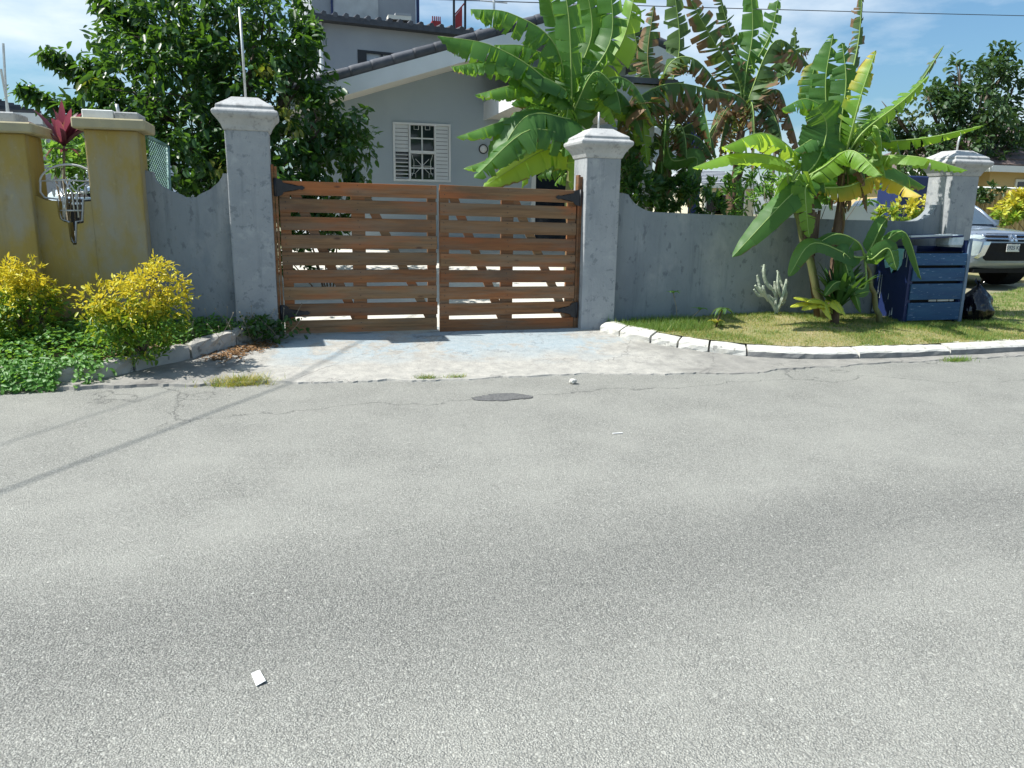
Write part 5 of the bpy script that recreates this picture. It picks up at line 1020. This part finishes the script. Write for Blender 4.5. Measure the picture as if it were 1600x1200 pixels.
shrub('yard_bush', (5.4, 1.2, .2), bp([(1205, 300, .22, 0), (1180, 290, .2, .3), (1225, 290, .16, 0), (1165, 320, .2, .2), (1240, 320, .2, 0)], 1.3), 'loose pale stemmed bush behind the wall under the banana leaves', WEED, per=16, L=.11, Wd=.035, gold=False)
shrub('yard_bush', (4.1, 1.6, .2), bp([(1000, 300, .25, 0), (1040, 310, .25, .2), (1070, 300, .2, .1), (985, 270, .2, .2), (1110, 320, .18, 0)], 1.6), 'dark shaded bush behind the wall beside the pillar', TREEL, per=34, L=.12, Wd=.05, gold=False)
shrub('yard_bush', (6.3, 2.0, .2), bp([(1130, 300, .25, .6), (1180, 270, .22, .6), (1250, 300, .3, 0), (1290, 310, .2, 0), (1350, 300, .2, .2)], 2.0), 'broad dark bush behind the wall among the banana stems', WEED, per=14, L=.14, Wd=.05, gold=False)
shrub('yard_bush', (-1.2, 1.8, .2), bp([(455, 300, .25, 0), (500, 310, .3, 0), (545, 300, .16, .2), (470, 350, .35, 0), (520, 360, .3, .3), (455, 400, .3, .2)], 1.9), 'dark bush seen through the gate slats under the leafy tree', TREEL, per=20, L=.12, Wd=.05, gold=False)
shrub('yard_bush', (-4.0, .6, .3), bp([(90, 250, .12, 0), (125, 260, .13, 0), (80, 235, .12, .2), (130, 235, .12, .2), (105, 275, .1, 0)], .6), 'pale green bush behind the maroon cordyline', WEED, per=40, L=.09, Wd=.04, gold=False)

def straps(parent, c, dirs, L, w_, mat, seed, yel=0, sag=.5, fold=.25):
    for k, d in enumerate(dirs):
        r_ = random.Random(seed * 31 + k); d = Vector(d).normalized(); l = L * r_.uniform(.75, 1.15); p0 = Vector(c); p1 = p0 + d * l * .55; p2 = p0 + d * l + Vector((0, 0, -sag * l * r_.uniform(.2, .7)))
        C = curve3([p0, p1, p2], 8); vs, cs = [], []; br = .5 + r_.gauss(0, .15)
        for i, p in enumerate(C):
            T = (C[min(i+1, 8)] - C[max(i-1, 0)]).normalized(); S = T.cross(Vector((0, 0, 1))); S = S.normalized() if S.length > .05 else Vector((1, 0, 0)); Nn = S.cross(T); u = i / 8; W = w_ * min(1, .45 + u * 2.2) * max(0.03, 1 - u ** 3)
            vs += [p + S * W + Nn * W * fold, p, p - S * W + Nn * W * fold]; cs += [(0, yel * (.6 + .5 * abs(v - 1)), br, 1) for v in range(3)]
        b = B(); b.add(vs, [(i*3+j, i*3+3+j, i*3+4+j, i*3+1+j) for i in range(8) for j in range(2)]); b.c = cs; b.build('leaf', mat, parent, smooth=True)
# maroon cordyline
cq = at(100, 225, .25); cb = at(108, 345, .25)
ct = thing('cordyline', (cb.x, .25, .25), 'maroon cordyline with pink edged leaves above the iron grille', 'plant')
b = B(); b.tube([(cb.x, .25, .2), cb, at(100, 280, .25), cq], [.02, .018, .016, .012], 7); b.tube([cb, at(112, 300, .25), at(96, 262, .25)], [.012, .01, .008], 6); b.build('stem', TWIG, ct, smooth=True)
dirs = [(math.cos(a) * .8, math.sin(a) * .5, random.uniform(.3, 1.0)) for a in [k * 2.4 for k in range(19)]] + [(-.9, -.1, .55), (-.8, -.3, .7), (.9, -.2, .75), (.75, -.3, .9), (.1, -.2, 1.2), (-.2, 0, 1.3)]
straps(ct, cq - Vector((0, 0, .02)), dirs, .5, .042, CORD, 4, .3, .3)
straps(ct, cq - Vector((0, 0, .07)), [(math.cos(k) * .6, math.sin(k) * .5, .1) for k in range(7)], .2, .025, CORD, 9, .1, .9)
# dark strappy plant at the banana base
sp = Vector((5.0, -.75, gz(5.0, -.75))); stp = thing('strap_leaf_plant', sp, 'dark strap leaved plant with lime green lower leaves under the bananas', 'plant')
dirs = [(math.cos(a) * random.uniform(.2, .8), math.sin(a) * random.uniform(.2, .8), random.uniform(.6, 1.3)) for a in [k * 2.4 for k in range(46)]]
straps(stp, sp + Vector((.02, 0, .16)), dirs, .74, .036, STRAP, 2, 0, .4)
for k, (qx, qy, tx, ty, w_) in enumerate([(1272, 478, 1240, 466, .035), (1270, 482, 1235, 480, .03), (1282, 482, 1253, 485, .04), (1285, 478, 1262, 472, .04), (1285, 485, 1285, 480, .045), (1290, 480, 1300, 500, .045), (1300, 478, 1315, 490, .045), (1305, 476, 1322, 494, .04)]):
    a = at(qx, qy - 8, -.78); c = at(tx, ty, -.9); bleaf(stp, [sp + Vector((0, 0, .1)), a, c], w_ * 1.9, (0, -.5, 1), .1, .5, .02, 0, .75, 300 + k, STRAP, .2, .006)
b = B(); b.tube([sp - Vector((0, 0, .04)), sp + Vector((0, 0, .2))], [.06, .045], 9); b.build('trunk', STEMD, stp, smooth=True)
# pale cactus
cx_ = at(1213, 488, -.32); cz_ = gz(cx_.x, -.32); cc = thing('cactus', (cx_.x, -.32, cz_), 'pale branching spiny cactus growing against the grey wall', 'cactus')
arms = [[(1213, 488), (1205, 472), (1190, 458), (1180, 446)], [(1213, 486), (1212, 460), (1210, 440)], [(1215, 484), (1222, 466), (1226, 452), (1229, 436)], [(1205, 452), (1196, 440), (1193, 425), (1194, 413)], [(1190, 458), (1186, 445), (1183, 430)], [(1222, 466), (1216, 450), (1216, 424)], [(1226, 455), (1220, 440), (1214, 423)], [(1210, 470), (1200, 462), (1186, 462), (1178, 452)], [(1222, 470), (1228, 462), (1226, 448)], [(1212, 462), (1204, 448), (1198, 446)], [(1214, 478), (1225, 472), (1222, 462)], [(1200, 470), (1194, 455), (1192, 446)]]
for k, A in enumerate(arms):
    Q = curve3([at(x, y, -.32 + .05 * math.sin(k * 2.2) * (0 if i == 0 else 1)) for i, (x, y) in enumerate(A)], 10); b = B(); rr = .021 if k < 4 else .017
    b.tube([Q[0] - Vector((0, 0, .03))] + Q if k < 3 else Q, ([rr] if k < 3 else []) + [rr * (1 + .18 * (i % 2)) * (1 if i < 9 else .7) for i in range(11)], 5)
    for i in range(1, 10):
        for s in range(3):
            u = Vector(unit(1)[0]); b.tube([Q[i] + u * rr * .8, Q[i] + u * rr * 1.9], [.002, .0007], 3, cap=False)
    b.build('arm', CACT, cc)

# seedlings and a chewed stump on the verge
for k, (qx, qy, tx, ty, kind, lab) in enumerate([(1060, 492, 1052, 458, 0, 'thin leafy seedling standing against the grey wall'), (1078, 500, 1094, 484, 0, 'short leaning green tipped stake on the verge'), (1118, 508, 1130, 482, 1, 'dry brown withered stump on the verge')]):
    p = at(qx, qy, -.35 if k < 2 else -.75); z_ = gz(p.x, p.y); e = at(tx, ty, p.y); t = thing('seedling' if kind == 0 else 'withered_stump', (p.x, p.y, z_), lab, 'seedling' if kind == 0 else 'stump')
    b = B(); b.tube([(p.x, p.y, z_ - .03), (p.x + (e.x - p.x) * .4, p.y, z_ + (e.z - z_) * .5), e], [.012 if k else .004, .01 if k else .004, .006], 6); b.build('stem', TWIG if kind == 0 else STEMD, t, smooth=True)
    if kind == 0: straps(t, e, [(math.cos(a), math.sin(a), .35) for a in [j * 1.3 for j in range(7)]], .12, .022, WEED, 40 + k, .1, .5)
    else:
        straps(t, e, [(math.cos(a), math.sin(a), -.2) for a in [j * 1.1 for j in range(8)]], .14, .03, BAND, 60, 0, 1.0); straps(t, Vector((p.x, p.y, z_ + .05)), [(math.cos(a), math.sin(a), .6) for a in [j * 1.4 for j in range(6)]], .14, .03, BAND, 66, .5, .8)

# grass ------------------------------------------------------------------
def blades(name, pts, hs, ws, mat, cols, kind='stuff', lean=.45):
    n = len(pts); a = rng.uniform(0, 2 * np.pi, n); s = np.stack([np.cos(a), np.sin(a), np.zeros(n)], 1); ln = rng.normal(0, lean, (n, 3)); ln[:, 2] = 1
    V = np.empty((n, 3, 3)); V[:, 0] = pts - s * ws[:, None] * .5; V[:, 1] = pts + s * ws[:, None] * .5; V[:, 2] = pts + ln * hs[:, None]
    return tag(npmesh(name, V.reshape(-1, 3), np.arange(n * 3).reshape(-1, 3), mat, None, np.repeat(cols, 3, axis=0)), kind=kind)
GP, GH, GC = [], [], []
def addgrass(n, xr, yr, hm, cond, yel, tree_=BR):
    xs = rng.uniform(*xr, n); ys = rng.uniform(*yr, n)
    for x, y in zip(xs, ys):
        if not cond(x, y): continue
        h = tree_.ray_cast(Vector((x, y, 3)), Vector((0, 0, -1)))
        if h[0] is None: continue
        GP.append((x, y, h[0].z - .004)); GH.append(hm * random.uniform(.5, 1.3)); GC.append((0, max(0, min(1, random.gauss(yel, .18))), max(0, min(1, random.gauss(.5, .15))), 1))
nzf = lambda x, y: math.sin(x * 2.3 + 1.3 * math.sin(y * 3.1)) * math.sin(y * 4.2 + 1.7 * math.sin(x * 1.9)) + .4 * math.sin(x * 9 + y * 7)
addgrass(42000, (1.9, 7.6), (-1.8, -.1), .04, lambda x, y: nzf(x, y) > -.5 + (.8 if 3.2 < x < 4.6 and y < -.6 else 0), .26)
addgrass(42000, (7.0, 14), (-1.75, 4), .05, lambda x, y: nzf(x, y) > -.95, .12)
addgrass(12000, (1.85, 3.5), (-1.3, -.1), .085, lambda x, y: (x - 2.55) ** 2 / .75 + (y + .5) ** 2 / .14 < 1 + .3 * nzf(x * 3, y * 3), .12)
addgrass(5000, (5.5, 7.6), (-1.75, -.8), .06, lambda x, y: nzf(x, y) > .2, .15)
addgrass(42000, (1.9, 7.6), (-1.85, -.1), .026, lambda x, y: True, .5)
addgrass(16000, (7.0, 12), (-1.75, 3), .03, lambda x, y: True, .35)
blades('grass', np.array(GP), np.array(GH), rng.uniform(.004, .009, len(GP)), GRASS, np.array(GC))
def tuft(px, py, z, n, r_, h, label, yel=.3):
    p = atz(px, py, z); q = np.stack([p.x + rng.normal(0, r_, n), p.y + rng.normal(0, r_ * .35, n), np.full(n, z)], 1); q[:, 2] = [max(.0, apz(a, b_) if b_ > edgeY(a) else 0) for a, b_ in q[:, :2]]
    o = blades('grass_tuft', q, h * rng.uniform(.4, 1.2, n), rng.uniform(.004, .009, n), GRASS, np.stack([np.zeros(n), np.clip(rng.normal(yel, .2, n), 0, 1), np.clip(rng.normal(.5, .15, n), 0, 1), np.ones(n)], 1), lean=.9); tag(o, label, 'grass tuft')
tuft(375, 601, .0, 900, .13, .07, 'dry grass tuft growing in the road edge near the grey kerb', .5)
tuft(668, 592, .01, 160, .06, .05, 'small grass tuft in the joint before the gate', .25); tuft(712, 590, .01, 90, .05, .04, 'tiny grass sprig in the joint before the gate', .35)
tuft(1497, 560, .03, 300, .09, .06, 'green grass tuft at the foot of the whitewashed kerb', .15)
# weeds on the planted verge --------------------------------------------
xs = rng.uniform(-6, -1.9, 16000); ys = rng.uniform(-1.75, -.12, 16000); P, Dd, Nn, Cc = [], [], [], []
for x, y in zip(xs, ys):
    h = BL.ray_cast(Vector((x, y, 3)), Vector((0, 0, -1)))
    if h[0] is None: continue
    dk = (x + 3.6); hh = (.16 + .07 * nzf(x * 1.5, y * 2)) * (1.0 if x < -2.9 else .75 if x < -2.3 else .5)
    kd = y - float(np.interp(-x, [1.9, 2.05, 2.28, 2.6, 2.95, 3.3, 3.7, 4.2, 5.2], [.1, -.2, -.5, -.86, -1.2, -1.5, -1.62, -1.66, -1.68])) 
    if kd < .1: continue
    hh *= min(1, .35 + kd * 1.6)
    P.append((x, y, h[0].z + hh * random.random() ** .6)); Dd.append((random.gauss(0, 1), random.gauss(0, 1) - .2, random.gauss(.15, .4))); Nn.append((random.gauss(0, .4), random.gauss(0, .4), 1)); Cc.append((0, 0.05 * (random.random() < .1), min(1, max(0, random.gauss(.5, .17))), 1))
# trailing over the kerb
for k in range(1500):
    i = random.random(); x = -3.42 - 1.4 * i ** 1.0 + random.gauss(0, .1); yk = float(np.interp(-x, [2.6, 2.95, 3.3, 3.7, 4.2, 5.2], [-.86, -1.2, -1.5, -1.62, -1.66, -1.68])); u = random.random(); 
    if nzf(x * 2.2, 1.0) < -.1 and u > .35: continue
    P.append((x, yk + .12 - u * .3 * (1 if x < -3.3 else .5), .22 * (1 - u) ** .8 + .03)); Dd.append((random.gauss(0, .8), -.6 + random.gauss(0, .5), random.gauss(-.3, .4))); Nn.append((random.gauss(0, .4), -.6, .8)); Cc.append((0, 0, min(1, max(0, random.gauss(.52, .17))), 1))
o = leafcloud('ground_cover', P, np.array(Dd), np.array(Nn), .055 * rng.uniform(.6, 1.3, len(P)), .034 * rng.uniform(.7, 1.3, len(P)), WEED, None, np.array(Cc)); tag(o, 'low green leafy weeds covering the verge and spilling over the grey kerb', 'weeds', kind='stuff')
b = B()
for k in range(70):
    x = random.choice((random.uniform(-4.0, -3.3), random.uniform(-2.75, -2.1), random.uniform(-2.2, -1.75))); y = random.uniform(-.9, -.25) if x < -2.3 else random.uniform(-.5, -.2); z = gz(x, y, BL, .2); h = random.uniform(.15, .34); d = Vector((random.gauss(0, .12), random.gauss(0, .08), h)); p0 = Vector((x, y, z)); b.tube([p0, p0 + d * .6 + Vector((.01, 0, 0)), p0 + d], .0025, 4); b.tube([p0 + d - Vector((0, 0, .008)), p0 + d, p0 + d + Vector((0, 0, .012))], [.003, .009, .002], 5)
tag(b.build('seed_stalks', TWIG), 'thin dry seed stalks rising from the weeds', 'stalks', kind='stuff')
# dark leaves at the pillar foot and dry leaf litter along the kerb
n = 260; q = np.stack([rng.normal(-2.0, .16, n), rng.uniform(-.55, -.25, n), rng.uniform(.2, .42, n)], 1); o = leafcloud('pillar_weeds', q, rng.normal(0, 1, (n, 3)), rng.normal(0, .4, (n, 3)) + np.array([0, 0, 1.]), .07, .05, TREEL, None, np.tile([0, 0, .5, 1], (n, 1))); tag(o, 'dark broad weeds at the foot of the tall pillar', 'weeds', kind='stuff')
n = 700; u = rng.uniform(0, 1, n); q = np.stack([-2.05 - u * .5 + rng.normal(.1, .09, n), -.35 - u * .55 + rng.normal(-.08, .09, n), np.zeros(n)], 1); q[:, 2] = [apz(a, c) + .008 for a, c in q[:, :2]]
d = rng.normal(0, 1, (n, 3)); d[:, 2] *= .12; o = leafcloud('leaf_litter', q, d, np.tile([0, 0, 1.], (n, 1)) + rng.normal(0, .2, (n, 3)), .05, .016, M('dry_leaf', (.3, .17, .075), (.2, .11, .05), 30, .8), None, None); tag(o, 'dry brown leaf litter swept against the grey kerb', 'leaf litter', kind='stuff')
